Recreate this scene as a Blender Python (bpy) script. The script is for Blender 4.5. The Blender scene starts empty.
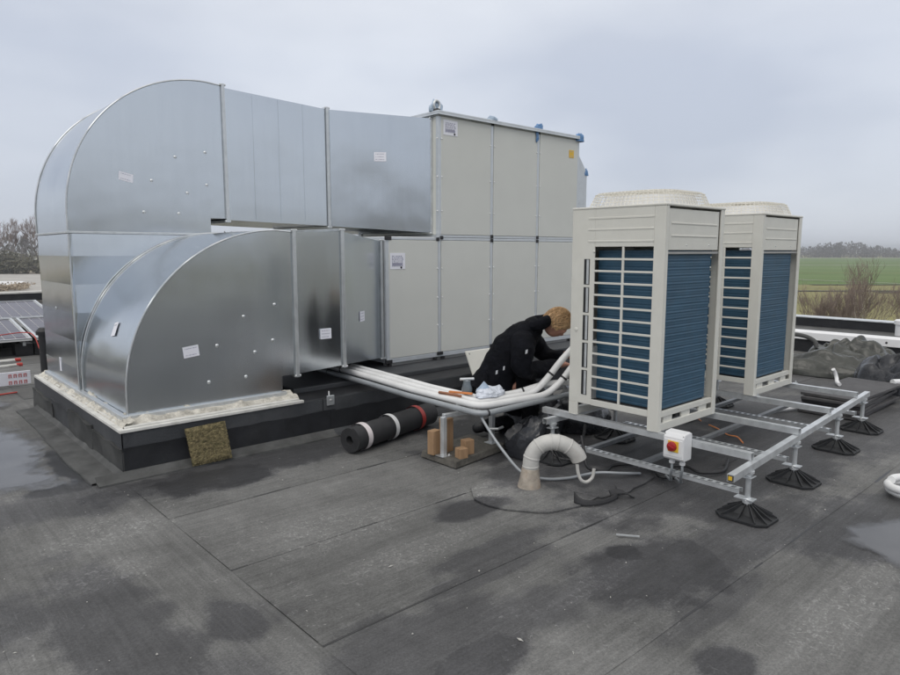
import bpy, bmesh, math, random
from mathutils import Vector, Matrix, noise
R = math.radians
rnd = random.Random(7)
S = bpy.context.scene
COL = S.collection

# ------------------------------------------------------------------ camera
cam_d = bpy.data.cameras.new('camera'); cam = bpy.data.objects.new('camera', cam_d); COL.objects.link(cam)
cam.location = (0, 0, 1.65)
PITCH, HEAD = R(7.4), R(48)
fw = Vector((math.cos(HEAD)*math.cos(PITCH), math.sin(HEAD)*math.cos(PITCH), -math.sin(PITCH)))
cam.rotation_euler = fw.to_track_quat('-Z', 'Y').to_euler()
cam_d.sensor_width = 36; cam_d.lens = 36*667/900
cam_d.clip_start = .05; cam_d.clip_end = 6000
S.camera = cam

# ------------------------------------------------------------------ sky
W = bpy.data.worlds.new('World'); S.world = W; W.use_nodes = True
nt = W.node_tree; nt.nodes.clear()
SUN_EL, SUN_AZ = R(48), R(205)          # azimuth counter-clockwise from +X: behind and left of the camera
def N(t, kind, **k):
    n = t.nodes.new(kind)
    for a, v in k.items():
        if a.startswith('i_'): n.inputs[a[2:].replace('_', ' ')].default_value = v
        else: setattr(n, a, v)
    return n
out = N(nt, 'ShaderNodeOutputWorld'); bg = N(nt, 'ShaderNodeBackground'); bg.inputs[1].default_value = .1
sky = N(nt, 'ShaderNodeTexSky'); sky.sky_type = 'NISHITA'; sky.sun_disc = False
sky.sun_elevation = SUN_EL; sky.sun_rotation = math.pi/2 - SUN_AZ
geo = N(nt, 'ShaderNodeTexCoord')
mp = N(nt, 'ShaderNodeMapping'); mp.inputs['Scale'].default_value = (1.0, 1.0, 2.6); mp.inputs['Location'].default_value = (-4.98, 2.67, -1.89)
nz = N(nt, 'ShaderNodeTexNoise'); nz.inputs['Scale'].default_value = 1.5; nz.inputs['Detail'].default_value = 4; nz.inputs['Roughness'].default_value = .5
nt.links.new(geo.outputs['Generated'], mp.inputs[0]); nt.links.new(mp.outputs[0], nz.inputs['Vector'])
rp = N(nt, 'ShaderNodeValToRGB')
rp.color_ramp.elements[0].position = .36; rp.color_ramp.elements[0].color = (.505, .55, .645, 1)
rp.color_ramp.elements[1].position = .66; rp.color_ramp.elements[1].color = (.735, .772, .838, 1)
nt.links.new(nz.outputs[0], rp.inputs[0])
# overcast luminance rises gently towards the zenith
sp = N(nt, 'ShaderNodeSeparateXYZ'); nt.links.new(geo.outputs['Generated'], sp.inputs[0])
mr = N(nt, 'ShaderNodeMapRange'); mr.inputs[1].default_value = 0; mr.inputs[2].default_value = 1; mr.inputs[3].default_value = 8.6; mr.inputs[4].default_value = 13.0
nt.links.new(sp.outputs[2], mr.inputs[0])
vm = N(nt, 'ShaderNodeVectorMath', operation='SCALE'); hz = N(nt, 'ShaderNodeMixRGB'); hz.inputs[2].default_value = (.70, .695, .685, 1)       # thick cloud overhead is greyer than the bluish air near the horizon
mz = N(nt, 'ShaderNodeMapRange'); mz.inputs[1].default_value = .25; mz.inputs[2].default_value = .75; nt.links.new(sp.outputs[2], mz.inputs[0])
nt.links.new(mz.outputs[0], hz.inputs[0]); nt.links.new(rp.outputs[0], hz.inputs[1]); nt.links.new(hz.outputs[0], vm.inputs[0]); nt.links.new(mr.outputs[0], vm.inputs['Scale'])
mx = N(nt, 'ShaderNodeMixRGB'); mx.inputs[0].default_value = .94
nt.links.new(sky.outputs[0], mx.inputs[1]); nt.links.new(vm.outputs[0], mx.inputs[2])
nt.links.new(mx.outputs[0], bg.inputs[0]); nt.links.new(bg.outputs[0], out.inputs[0])

sun_d = bpy.data.lights.new('sun', 'SUN'); sun = bpy.data.objects.new('sun', sun_d); COL.objects.link(sun)
sun_d.energy = .7; sun_d.angle = R(35); sun_d.color = (1, .95, .88)
sd = Vector((math.cos(SUN_AZ)*math.cos(SUN_EL), math.sin(SUN_AZ)*math.cos(SUN_EL), math.sin(SUN_EL)))
sun.rotation_euler = (-sd).to_track_quat('-Z', 'Y').to_euler(); sun.location = sd*30

vs = S.view_settings
vs.view_transform = 'Standard'; vs.look = 'None'; vs.gamma = 1; vs.exposure = .25; vs.use_curve_mapping = False

# ------------------------------------------------------------------ materials
def base_mat(name):
    m = bpy.data.materials.new(name); m.use_nodes = True; t = m.node_tree
    return m, t, t.nodes['Principled BSDF']
def mat(name, col, rough=.5, metal=0., var=.12, scale=6., bump=0., bscale=40., bdist=.01, detail=4., stretch=(1, 1, 1), rvar=.08, alpha=None, spec=None, dirt=0., dirtcol=(.08, .07, .06)):
    """colour with soft noise variation, fine relief and optional grime"""
    m, t, b = base_mat(name)
    tc = N(t, 'ShaderNodeTexCoord'); mp = N(t, 'ShaderNodeMapping'); mp.inputs['Scale'].default_value = stretch
    t.links.new(tc.outputs['Object'], mp.inputs[0])
    nz = N(t, 'ShaderNodeTexNoise', i_Scale=scale, i_Detail=detail, i_Roughness=.6); t.links.new(mp.outputs[0], nz.inputs['Vector'])
    r = N(t, 'ShaderNodeValToRGB'); e = r.color_ramp.elements
    e[0].position = .3; e[1].position = .7
    e[0].color = tuple(max(0, c*(1-var)) for c in col)+(1,); e[1].color = tuple(min(1, c*(1+var)) for c in col)+(1,)
    t.links.new(nz.outputs[0], r.inputs[0])
    c_out = r.outputs[0]
    if dirt:
        n2 = N(t, 'ShaderNodeTexNoise', i_Scale=scale*.45, i_Detail=6., i_Roughness=.7); t.links.new(mp.outputs[0], n2.inputs['Vector'])
        mr = N(t, 'ShaderNodeMapRange'); mr.inputs[1].default_value = .5; mr.inputs[2].default_value = .75; mr.inputs[4].default_value = dirt
        t.links.new(n2.outputs[0], mr.inputs[0])
        mx = N(t, 'ShaderNodeMixRGB'); mx.inputs[2].default_value = tuple(dirtcol)+(1,)
        t.links.new(mr.outputs[0], mx.inputs[0]); t.links.new(c_out, mx.inputs[1]); c_out = mx.outputs[0]
    t.links.new(c_out, b.inputs['Base Color'])
    b.inputs['Metallic'].default_value = metal
    if rvar:
        mr = N(t, 'ShaderNodeMapRange'); mr.inputs[3].default_value = max(.02, rough-rvar); mr.inputs[4].default_value = min(1, rough+rvar)
        t.links.new(nz.outputs[0], mr.inputs[0]); t.links.new(mr.outputs[0], b.inputs['Roughness'])
    else: b.inputs['Roughness'].default_value = rough
    if spec is not None: b.inputs['Specular IOR Level'].default_value = spec
    if bump:
        n3 = N(t, 'ShaderNodeTexNoise', i_Scale=bscale, i_Detail=3.); t.links.new(mp.outputs[0], n3.inputs['Vector'])
        bp = N(t, 'ShaderNodeBump'); bp.inputs['Strength'].default_value = bump; bp.inputs['Distance'].default_value = bdist
        t.links.new(n3.outputs[0], bp.inputs['Height']); t.links.new(bp.outputs[0], b.inputs['Normal'])
    if alpha is not None: b.inputs['Alpha'].default_value = alpha
    return m

def galv_mat(name, col, rough):
    """galvanised sheet: spangle, faint rolling streaks, oil-canning"""
    m, t, b = base_mat(name)
    tc = N(t, 'ShaderNodeTexCoord')
    mv = N(t, 'ShaderNodeMapping'); mv.inputs['Scale'].default_value = (40, 40, 2.5); t.links.new(tc.outputs['Object'], mv.inputs[0])
    vo = N(t, 'ShaderNodeTexNoise', i_Scale=1.5, i_Detail=2.); t.links.new(mv.outputs[0], vo.inputs['Vector'])
    mp = N(t, 'ShaderNodeMapping'); mp.inputs['Scale'].default_value = (7, 7, .5); t.links.new(tc.outputs['Object'], mp.inputs[0])
    st = N(t, 'ShaderNodeTexNoise', i_Scale=2., i_Detail=3.); t.links.new(mp.outputs[0], st.inputs['Vector'])
    big = N(t, 'ShaderNodeTexNoise', i_Scale=1.6, i_Detail=2.); t.links.new(tc.outputs['Object'], big.inputs['Vector'])
    bw = vo
    def ma(op, a, b_, c=None):
        n = N(t, 'ShaderNodeMath', operation=op)
        for i, v in enumerate((a, b_, c)):
            if v is None: continue
            if isinstance(v, (int, float)): n.inputs[i].default_value = v
            else: t.links.new(v, n.inputs[i])
        return n.outputs[0]
    f = ma('MULTIPLY_ADD', bw.outputs[0], .03, .97)
    f = ma('MULTIPLY', f, ma('MULTIPLY_ADD', st.outputs[0], .07, .965))
    f = ma('MULTIPLY', f, ma('MULTIPLY_ADD', big.outputs[0], .16, .92))
    vm = N(t, 'ShaderNodeVectorMath', operation='SCALE'); vm.inputs[0].default_value = col; t.links.new(f, vm.inputs['Scale'])
    t.links.new(vm.outputs[0], b.inputs['Base Color'])
    b.inputs['Metallic'].default_value = 1
    rr = ma('MULTIPLY_ADD', bw.outputs[0], .012, rough-.006); rr = ma('MULTIPLY_ADD', big.outputs[0], .10, ma('SUBTRACT', rr, .05)); t.links.new(rr, b.inputs['Roughness'])
    bp = N(t, 'ShaderNodeBump'); bp.inputs['Strength'].default_value = .12; bp.inputs['Distance'].default_value = .05
    t.links.new(big.outputs[0], bp.inputs['Height']); t.links.new(bp.outputs[0], b.inputs['Normal'])
    return m

# damp places on the roof, the first painting the curb's dark reflection in thin water: (x, y, rx, ry, strength)
WET_REFL = [(1.12, 5.65, .10, .55, 1.), (1.0, 5.12, .3, .12, .8), (3.02, 1.72, .50, .36, .75), (3.05, 1.95, .13, .12, .95), (1.16, 2.74, .12, .24, .6), (2.84, 2.98, .30, .17, .8), (1.85, 4.62, .55, .30, .9),
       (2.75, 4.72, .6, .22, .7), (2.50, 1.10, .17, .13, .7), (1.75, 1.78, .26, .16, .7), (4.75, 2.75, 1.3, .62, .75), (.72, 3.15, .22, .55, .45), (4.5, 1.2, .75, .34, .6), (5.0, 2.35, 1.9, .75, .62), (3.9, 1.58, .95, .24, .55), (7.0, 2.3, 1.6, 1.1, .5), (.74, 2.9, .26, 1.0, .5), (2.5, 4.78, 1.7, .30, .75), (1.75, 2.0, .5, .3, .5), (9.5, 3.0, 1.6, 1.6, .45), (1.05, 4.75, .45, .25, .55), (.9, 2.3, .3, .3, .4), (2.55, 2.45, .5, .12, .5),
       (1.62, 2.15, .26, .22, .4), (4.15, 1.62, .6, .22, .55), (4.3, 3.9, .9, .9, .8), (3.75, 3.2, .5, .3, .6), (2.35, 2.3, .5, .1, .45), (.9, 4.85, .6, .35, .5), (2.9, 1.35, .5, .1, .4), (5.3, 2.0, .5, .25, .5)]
def roof_mat(name, along):
    m, t, b = base_mat(name)
    g = N(t, 'ShaderNodeNewGeometry'); P = g.outputs['Position']
    def ma(op, a, b_=None, c=None, clamp=False):
        n = N(t, 'ShaderNodeMath', operation=op); n.use_clamp = clamp
        for i, v in enumerate((a, b_, c)):
            if v is None: continue
            if isinstance(v, (int, float)): n.inputs[i].default_value = v
            else: t.links.new(v, n.inputs[i])
        return n.outputs[0]
    def nz(scale, detail=4., stretch=(1, 1, 1), rough=.55, dist=0.):
        mp = N(t, 'ShaderNodeMapping'); mp.inputs['Scale'].default_value = stretch; t.links.new(P, mp.inputs[0])
        n = N(t, 'ShaderNodeTexNoise', i_Scale=scale, i_Detail=detail, i_Roughness=rough, i_Distortion=dist); t.links.new(mp.outputs[0], n.inputs['Vector'])
        return n.outputs[0]
    def rng(v, a, b_, c=0., d=1.):
        n = N(t, 'ShaderNodeMapRange'); n.interpolation_type = 'SMOOTHSTEP'
        for i, x in enumerate((a, b_, c, d)): n.inputs[i+1].default_value = x
        t.links.new(v, n.inputs[0]); return n.outputs[0]
    st = (.35, 15., 1) if along == 'x' else (15., .35, 1)
    streak = nz(1.6, 5., st, .65); big = nz(.55, 4.); mid = nz(3.2, 5.); fine = nz(95., 3.); gran = nz(330., 2.)
    wavy = nz(5., 3.)
    oi = N(t, 'ShaderNodeObjectInfo')
    # base albedo
    v = ma('MULTIPLY_ADD', rng(streak, .3, .7), .026, .098)
    v = ma('ADD', v, ma('MULTIPLY', rng(big, .36, .66), .055))
    v = ma('MULTIPLY', v, ma('MULTIPLY_ADD', mid, .7, .65)); v = ma('MULTIPLY', v, ma('MULTIPLY_ADD', nz(13., 5., (1, 1, 1), .7), .6, .7))
    v = ma('MULTIPLY', v, ma('MULTIPLY_ADD', fine, 1.0, .5))
    v = ma('MULTIPLY', v, ma('MULTIPLY_ADD', gran, .9, .55))
    v = ma('MULTIPLY', v, ma('MULTIPLY_ADD', nz(1.5, 3., (1.5, 46., 1) if along == 'x' else (46., 1.5, 1), .6), .5, .75))
    v = ma('MULTIPLY', v, ma('MULTIPLY_ADD', oi.outputs['Random'], .25, .9))
    # pale scuffs and dried straw marks
    sc = ma('MULTIPLY', rng(nz(16., 6., (1, 1, 1), .7, 1.8), .60, .70), rng(nz(.9, 3.), .44, .60))
    v = ma('ADD', v, ma('MULTIPLY', sc, .16))
    scratch = ma('MULTIPLY', rng(ma('ABSOLUTE', ma('SUBTRACT', nz(7., 2., st, .5, .6), .5)), .012, 0.), rng(nz(1.7, 2.), .5, .65))
    v = ma('ADD', v, ma('MULTIPLY', scratch, .09))
    DRY = [(2.05, 3.30, .55, .34), (1.02, 4.15, .42, .34), (2.7, 1.85, .45, .10), (3.4, .95, .9, .16), (2.2, 2.75, .5, .15), (3.35, 2.35, .28, .14), (.85, 3.6, .3, .2), (3.15, 3.1, .3, .2)]
    dry = None
    for (x, y, rx, ry) in DRY:
        vs_ = N(t, 'ShaderNodeVectorMath', operation='SUBTRACT'); t.links.new(P, vs_.inputs[0]); vs_.inputs[1].default_value = (x, y, 0)
        vd = N(t, 'ShaderNodeVectorMath', operation='MULTIPLY'); t.links.new(vs_.outputs[0], vd.inputs[0]); vd.inputs[1].default_value = (1/rx, 1/ry, 0)
        ln = N(t, 'ShaderNodeVectorMath', operation='LENGTH'); t.links.new(vd.outputs[0], ln.inputs[0])
        k = rng(ma('ADD', ln.outputs['Value'], ma('MULTIPLY_ADD', mid, 1.2, -.6)), 1.3, .4); dry = k if dry is None else ma('MAXIMUM', dry, k)
    v = ma('ADD', v, ma('MULTIPLY', dry, ma('MULTIPLY_ADD', rng(nz(22., 6., (1, 1, 1), .75, 2.2), .50, .68), .16, .035)))
    wet_refl = None
    for (x, y, rx, ry, s) in WET_REFL:
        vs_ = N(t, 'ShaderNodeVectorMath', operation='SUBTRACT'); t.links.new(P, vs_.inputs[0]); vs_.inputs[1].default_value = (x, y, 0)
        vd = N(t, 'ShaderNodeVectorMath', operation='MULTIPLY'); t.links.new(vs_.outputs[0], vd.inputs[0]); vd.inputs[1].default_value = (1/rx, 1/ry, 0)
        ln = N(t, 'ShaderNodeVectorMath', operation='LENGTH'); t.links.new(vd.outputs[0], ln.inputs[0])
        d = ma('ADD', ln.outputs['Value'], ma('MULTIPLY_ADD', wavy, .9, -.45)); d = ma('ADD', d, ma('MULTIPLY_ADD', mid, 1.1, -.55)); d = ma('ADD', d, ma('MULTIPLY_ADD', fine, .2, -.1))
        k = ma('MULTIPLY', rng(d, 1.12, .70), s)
        wet_refl = k if wet_refl is None else ma('MAXIMUM', wet_refl, k)
    wet_refl = ma('MAXIMUM', wet_refl, ma('MULTIPLY', rng(nz(.42, 5.), .56, .60), .5))
    v = ma('MULTIPLY', v, ma('MULTIPLY_ADD', wet_refl, -.80, 1.))
    cc = N(t, 'ShaderNodeCombineXYZ')
    t.links.new(v, cc.inputs[0]); t.links.new(ma('MULTIPLY', v, .995), cc.inputs[1]); t.links.new(ma('MULTIPLY', v, ma('MULTIPLY_ADD', wet_refl, .10, .965)), cc.inputs[2])
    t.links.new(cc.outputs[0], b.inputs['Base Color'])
    t.links.new(ma('MULTIPLY_ADD', wet_refl, -.34, .88), b.inputs['Roughness'])
    b.inputs['Specular IOR Level'].default_value = .35
    bp = N(t, 'ShaderNodeBump'); bp.inputs['Strength'].default_value = .5; bp.inputs['Distance'].default_value = .004
    h = ma('ADD', ma('MULTIPLY', gran, .5), ma('ADD', fine, ma('MULTIPLY', mid, 2.)))
    t.links.new(h, bp.inputs['Height']); t.links.new(bp.outputs[0], b.inputs['Normal'])
    return m

def field_mat(name, c1, c2, scale):
    m, t, b = base_mat(name)
    g = N(t, 'ShaderNodeNewGeometry'); mp = N(t, 'ShaderNodeMapping'); mp.inputs['Rotation'].default_value = (0, 0, -HEAD); mp.inputs['Scale'].default_value = (1, .18, 1)
    t.links.new(g.outputs['Position'], mp.inputs[0])
    n1 = N(t, 'ShaderNodeTexNoise', i_Scale=scale, i_Detail=6., i_Roughness=.65); t.links.new(mp.outputs[0], n1.inputs['Vector'])
    r = N(t, 'ShaderNodeValToRGB'); r.color_ramp.elements[0].position = .35; r.color_ramp.elements[1].position = .66
    r.color_ramp.elements[0].color = c1+(1,); r.color_ramp.elements[1].color = c2+(1,)
    t.links.new(n1.outputs[0], r.inputs[0]); t.links.new(r.outputs[0], b.inputs['Base Color']); b.inputs['Roughness'].default_value = .95; b.inputs['Specular IOR Level'].default_value = .1
    return m

M = {}
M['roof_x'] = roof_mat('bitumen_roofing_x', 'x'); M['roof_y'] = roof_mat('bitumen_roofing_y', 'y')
M['galv'] = galv_mat('galvanised_sheet', (.60, .635, .665), .20)
M['zinc'] = mat('zinc_strut', (.68, .70, .71), .38, .6, .12, 14, .1, 90)
M['strut_dull'] = mat('dull_strut', (.24, .25, .26), .5, .5, .2, 10)
M['zinc_rail'] = mat('zinc_edge', (.66, .68, .69), .4, .8, .1, 12)
M['ahu'] = mat('cream_coated_panel', (.655, .66, .62), .40, 0, .03, 2.2, .08, 3., .03, dirt=.10, dirtcol=(.42, .41, .37))
M['alu'] = mat('aluminium_profile', (.62, .65, .68), .38, .35, .06, 9)
M['ac'] = mat('ivory_coated_steel', (.70, .69, .63), .42, 0, .04, 5, .03, 8., .02, dirt=.14, dirtcol=(.42, .39, .33))
M['ac_in'] = mat('grey_inner_steel', (.38, .38, .37), .5, .3, .1, 9)
M['coil'] = mat('blue_coated_fins', (.034, .092, .150), .5, .1, .12, 10, .3, 260, .003, stretch=(1, 1, 1))
M['guard'] = mat('ivory_wire', (.80, .77, .69), .5, 0, .1, 12)
M['white'] = mat('white_plastic', (.80, .80, .80), .45, 0, .04, 6)
M['pipe_white'] = mat('white_pipe_insulation', (.80, .80, .79), .5, 0, .06, 7, .12, 30, .01, dirt=.18, dirtcol=(.42, .41, .38))
M['pipe_grey'] = mat('grey_pipe', (.34, .36, .375), .45, .2, .1, 9)
M['pvc'] = mat('weathered_grey_pvc', (.54, .53, .50), .5, 0, .10, 9, .1, 40, .01, dirt=.45, dirtcol=(.30, .25, .19))
M['pvc_base'] = mat('rust_stained_pvc', (.40, .35, .29), .6, 0, .3, 14, .2, 60, .01, dirt=.7, dirtcol=(.27, .16, .09))
M['bit'] = mat('black_bitumen', (.015, .016, .019), .6, 0, .35, 7, .4, 120, .004, dirt=.35, dirtcol=(.06, .06, .06))
M['bit_band'] = mat('slate_grey_membrane', (.048, .051, .056), .55, 0, .2, 4, .3, 60, .01, dirt=.35, dirtcol=(.13, .13, .13))
M['bit_pale'] = mat('dusty_membrane', (.085, .086, .084), .8, 0, .4, 5, .5, 160, .004, dirt=.6, dirtcol=(.035, .035, .035))
M['bit_dust'] = mat('dusty_black_felt', (.050, .051, .050), .75, 0, .45, 4, .6, 90, .006, dirt=.6, dirtcol=(.115, .115, .108))
M['bead'] = mat('bitumen_bead', (.022, .022, .024), .4, 0, .3, 20)
M['roll'] = mat('rolled_bitumen_felt', (.030, .030, .032), .7, 0, .25, 12, .4, 300, .003)
M['rubber'] = mat('black_rubber', (.022, .023, .025), .6, 0, .2, 18, .2, 90)
M['blackpl'] = mat('black_plastic', (.02, .02, .022), .45, 0, .2, 12)
M['cable'] = mat('black_cable', (.025, .025, .027), .5, 0, .2, 12)
M['foam'] = mat('cream_foam_mortar', (.62, .59, .52), .9, 0, .3, 14, 1.0, 45, .02, dirt=.95, dirtcol=(.17, .15, .12))
M['slat'] = mat('whitewashed_batten', (.68, .67, .63), .7, 0, .12, 8, .3, 60, .005, stretch=(1, 1, 3), dirt=.7, dirtcol=(.27, .25, .21))
M['wood'] = mat('planed_timber', (.36, .225, .125), .7, 0, .18, 4, .25, 30, .004, stretch=(9, 9, 1))
M['slabc'] = mat('mossy_concrete', (.115, .108, .095), .95, 0, .35, 14, .8, 70, .008, dirt=.5, dirtcol=(.05, .05, .03))
M['moss'] = mat('moss_fibre', (.20, .165, .085), 1., 0, .6, 42, 1., 110, .02, detail=6, dirt=.7, dirtcol=(.05, .06, .02))
M['tapew'] = mat('pale_tape', (.72, .66, .66), .4, 0, .12, 20)
M['tapered'] = mat('red_tape', (.46, .045, .035), .45, 0, .15, 20)
M['pinkprint'] = mat('faded_red_print', (.55, .20, .20), .6, 0, .1, 20)
M['red'] = mat('red_knob', (.36, .018, .02), .35, 0, .1, 12)
M['yellow'] = mat('yellow_plate', (.80, .50, .04), .4, 0, .05, 12)
M['orange'] = mat('orange_plastic', (.70, .25, .08), .45, 0, .1, 12)
M['blue'] = mat('blue_film', (.12, .26, .50), .35, 0, .3, 16, .6, 30, .02)
M['palefilm'] = mat('pale_blue_film', (.42, .52, .64), .3, 0, .2, 16, .6, 30, .02)
M['paper'] = mat('paper_sticker', (.86, .86, .92), .6, 0, .03, 10)
M['ink'] = mat('printed_ink', (.36, .36, .46), .6, 0, .1, 10)
M['tarp'] = mat('olive_grey_tarp', (.052, .054, .047), .30, 0, .25, 8, .25, 24, .02)
M['bag'] = mat('charcoal_bag', (.026, .028, .033), .28, 0, .25, 10, .35, 26, .02)
M['board'] = mat('dark_roof_board', (.082, .080, .082), .8, 0, .25, 9, .4, 120, .004)
M['copper'] = mat('bare_copper', (.42, .2, .12), .4, .8, .15, 20)
M['glassgrey'] = mat('smoky_plastic', (.16, .19, .21), .15, 0, .15, 20)
M['tissue'] = mat('clear_crumpled_film', (.72, .76, .84), .22, 0, .12, 20, .9, 40, .02)
M['skin'] = mat('skin', (.50, .26, .19), .5, 0, .14, 14)
M['hair'] = mat('ginger_blond_hair', (.56, .37, .20), .6, 0, .35, 60, .9, 160, .01, stretch=(1, 1, .3))
M['jacket'] = mat('black_work_jacket', (.0045, .005, .0075), .8, 0, .5, 9, .6, 22, .03, spec=.12)
M['trouser'] = mat('charcoal_trousers', (.005, .0055, .007), .85, 0, .3, 9, .5, 30, .02, spec=.12)
M['grey_tag'] = mat('grey_reflective', (.55, .56, .58), .4, 0, .1, 12)
M['solar'] = mat('solar_cell', (.085, .075, .095), .22, 0, .2, 3)
M['conc'] = mat('pale_yard', (.42, .40, .37), .95, 0, .16, .12, 0, detail=6)
M['sand'] = mat('sandy_verge', (.34, .28, .21), 1, 0, .3, .3, 0, detail=6)
M['grass'] = field_mat('rough_grass', (.185, .18, .075), (.30, .275, .13), .05)
M['green'] = field_mat('winter_crop', (.115, .175, .055), (.155, .215, .08), .03)
M['soil'] = mat('ditch_soil', (.06, .058, .045), 1, 0, .3, .4)
M['track'] = mat('pale_track', (.46, .44, .38), 1, 0, .2, .2)
M['bark'] = mat('grey_bark', (.15, .13, .115), .95, 0, .3, 3)
M['twig'] = mat('bare_twigs', (.225, .175, .155), .95, 0, .3, .6)
M['birch'] = mat('birch_bark', (.68, .65, .60), .85, 0, .2, 3, dirt=.3, dirtcol=(.1, .09, .08))
M['ivy'] = mat('ivy_leaf', (.105, .098, .065), .7, 0, .4, 1.2)
M['farwood'] = mat('bare_wood', (.155, .145, .145), 1, 0, .25, .02)
M['brickw'] = mat('dull_brick', (.16, .13, .115), .9, 0, .15, .5)
M['darkglass'] = mat('dark_glass', (.02, .022, .025), .1, 0, .1, 1)
M['debris'] = mat('pale_grit', (.45, .44, .41), .9, 0, .3, 3)

def water_mat():
    m, t, b = base_mat('standing_water')
    g = N(t, 'ShaderNodeNewGeometry'); n1 = N(t, 'ShaderNodeTexNoise', i_Scale=2.2, i_Detail=4.); t.links.new(g.outputs['Position'], n1.inputs['Vector'])
    r = N(t, 'ShaderNodeValToRGB'); r.color_ramp.elements[0].color = (.085, .084, .085, 1); r.color_ramp.elements[1].color = (.15, .148, .148, 1)
    r.color_ramp.elements[0].position = .3; r.color_ramp.elements[1].position = .65
    t.links.new(n1.outputs[0], r.inputs[0]); t.links.new(r.outputs[0], b.inputs['Base Color'])
    b.inputs['Roughness'].default_value = .06; b.inputs['IOR'].default_value = 1.6
    at = N(t, 'ShaderNodeAttribute', attribute_name='depth')
    n2 = N(t, 'ShaderNodeTexNoise', i_Scale=7., i_Detail=5.); t.links.new(g.outputs['Position'], n2.inputs['Vector'])
    ad = N(t, 'ShaderNodeMath', operation='MULTIPLY_ADD'); ad.inputs[1].default_value = .9; t.links.new(n2.outputs[0], ad.inputs[0]); t.links.new(at.outputs['Fac'], ad.inputs[2])
    mr = N(t, 'ShaderNodeMapRange'); mr.inputs[1].default_value = .62; mr.inputs[2].default_value = 1.15; mr.interpolation_type = 'SMOOTHSTEP'
    mr.inputs[4].default_value = .85; t.links.new(ad.outputs[0], mr.inputs[0]); t.links.new(mr.outputs[0], b.inputs['Alpha'])
    return m
M['water'] = water_mat()

# ------------------------------------------------------------------ mesh helpers
class MB:
    def __init__(s): s.v = []; s.f = []; s.m = []
    def add(s, vs_, fs, m=0):
        o = len(s.v); s.v += [tuple(p) for p in vs_]; s.f += [tuple(i+o for i in f) for f in fs]; s.m += [m]*len(fs); return s
    def box(s, x0, y0, z0, x1, y1, z1, m=0):
        x0, x1 = min(x0, x1), max(x0, x1); y0, y1 = min(y0, y1), max(y0, y1); z0, z1 = min(z0, z1), max(z0, z1)
        return s.add([(x0, y0, z0), (x1, y0, z0), (x1, y1, z0), (x0, y1, z0), (x0, y0, z1), (x1, y0, z1), (x1, y1, z1), (x0, y1, z1)],
              [(3, 2, 1, 0), (4, 5, 6, 7), (0, 1, 5, 4), (1, 2, 6, 5), (2, 3, 7, 6), (3, 0, 4, 7)], m)
    def hexa(s, a, b, m=0):
        """two quads a (4 pts) and b (4 pts) joined to a closed solid"""
        return s.add(list(a)+list(b), [(3, 2, 1, 0), (4, 5, 6, 7), (0, 1, 5, 4), (1, 2, 6, 5), (2, 3, 7, 6), (3, 0, 4, 7)], m)
    def bar(s, p, q, w, h, up=(0, 0, 1), m=0):
        p, q = Vector(p), Vector(q); d = (q-p).normalized(); sd_ = d.cross(Vector(up))
        if sd_.length < 1e-4: sd_ = d.cross(Vector((1, 0, 0)))
        sd_.normalize(); u = sd_.cross(d)
        c = [(-.5, -.5), (.5, -.5), (.5, .5), (-.5, .5)]
        return s.hexa([p+sd_*a*w+u*b*h for a, b in c], [q+sd_*a*w+u*b*h for a, b in c], m)
    def tube(s, pts, r, seg=10, caps=True, m=0, closed=False):
        pts = [Vector(p) for p in pts]; n = len(pts)
        rs = r if isinstance(r, (list, tuple)) else [r]*n
        tg = []
        for i in range(n):
            a = pts[(i-1) % n] if (closed or i > 0) else pts[i]; b = pts[(i+1) % n] if (closed or i < n-1) else pts[i]
            tg.append((b-a).normalized())
        x = tg[0].orthogonal().normalized(); rings = []
        for i in range(n):
            x = (x-tg[i]*x.dot(tg[i])).normalized(); y = tg[i].cross(x)
            rings.append([pts[i]+(x*math.cos(2*math.pi*k/seg)+y*math.sin(2*math.pi*k/seg))*rs[i] for k in range(seg)])
        vs_ = [p for rg in rings for p in rg]; fs = []
        for i in range(n if closed else n-1):
            j = (i+1) % n
            for k in range(seg): fs.append((i*seg+k, i*seg+(k+1) % seg, j*seg+(k+1) % seg, j*seg+k))
        if caps and not closed: fs.append(tuple(range(seg-1, -1, -1))); fs.append(tuple((n-1)*seg+k for k in range(seg)))
        return s.add(vs_, fs, m)
    def prism(s, poly, y0, y1, m=0):
        """polygon of (x, z) extruded along y"""
        n = len(poly)
        return s.add([(x, y0, z) for x, z in poly]+[(x, y1, z) for x, z in poly],
                     [tuple(range(n)), tuple(range(2*n-1, n-1, -1))]+[(i, (i+1) % n, n+(i+1) % n, n+i) for i in range(n)], m)
    def grid(s, fn, nu, nv, m=0):
        return s.add([fn(i/nu, j/nv) for i in range(nu+1) for j in range(nv+1)],
                     [(i*(nv+1)+j, (i+1)*(nv+1)+j, (i+1)*(nv+1)+j+1, i*(nv+1)+j+1) for i in range(nu) for j in range(nv)], m)
    def dome(s, c, r, h, nrm, seg=10, m=0):
        c = Vector(c); nrm = Vector(nrm).normalized(); x = nrm.orthogonal().normalized(); y = nrm.cross(x)
        vs_ = []; fs = []
        for (rr, hh) in ((1, 0), (.8, .6), (.4, .92)):
            vs_ += [c+(x*math.cos(2*math.pi*k/seg)+y*math.sin(2*math.pi*k/seg))*r*rr+nrm*h*hh for k in range(seg)]
        vs_.append(c+nrm*h)
        for i in range(2):
            for k in range(seg): fs.append((i*seg+k, i*seg+(k+1) % seg, (i+1)*seg+(k+1) % seg, (i+1)*seg+k))
        for k in range(seg): fs.append((2*seg+k, 2*seg+(k+1) % seg, 3*seg))
        return s.add(vs_, fs, m)

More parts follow.
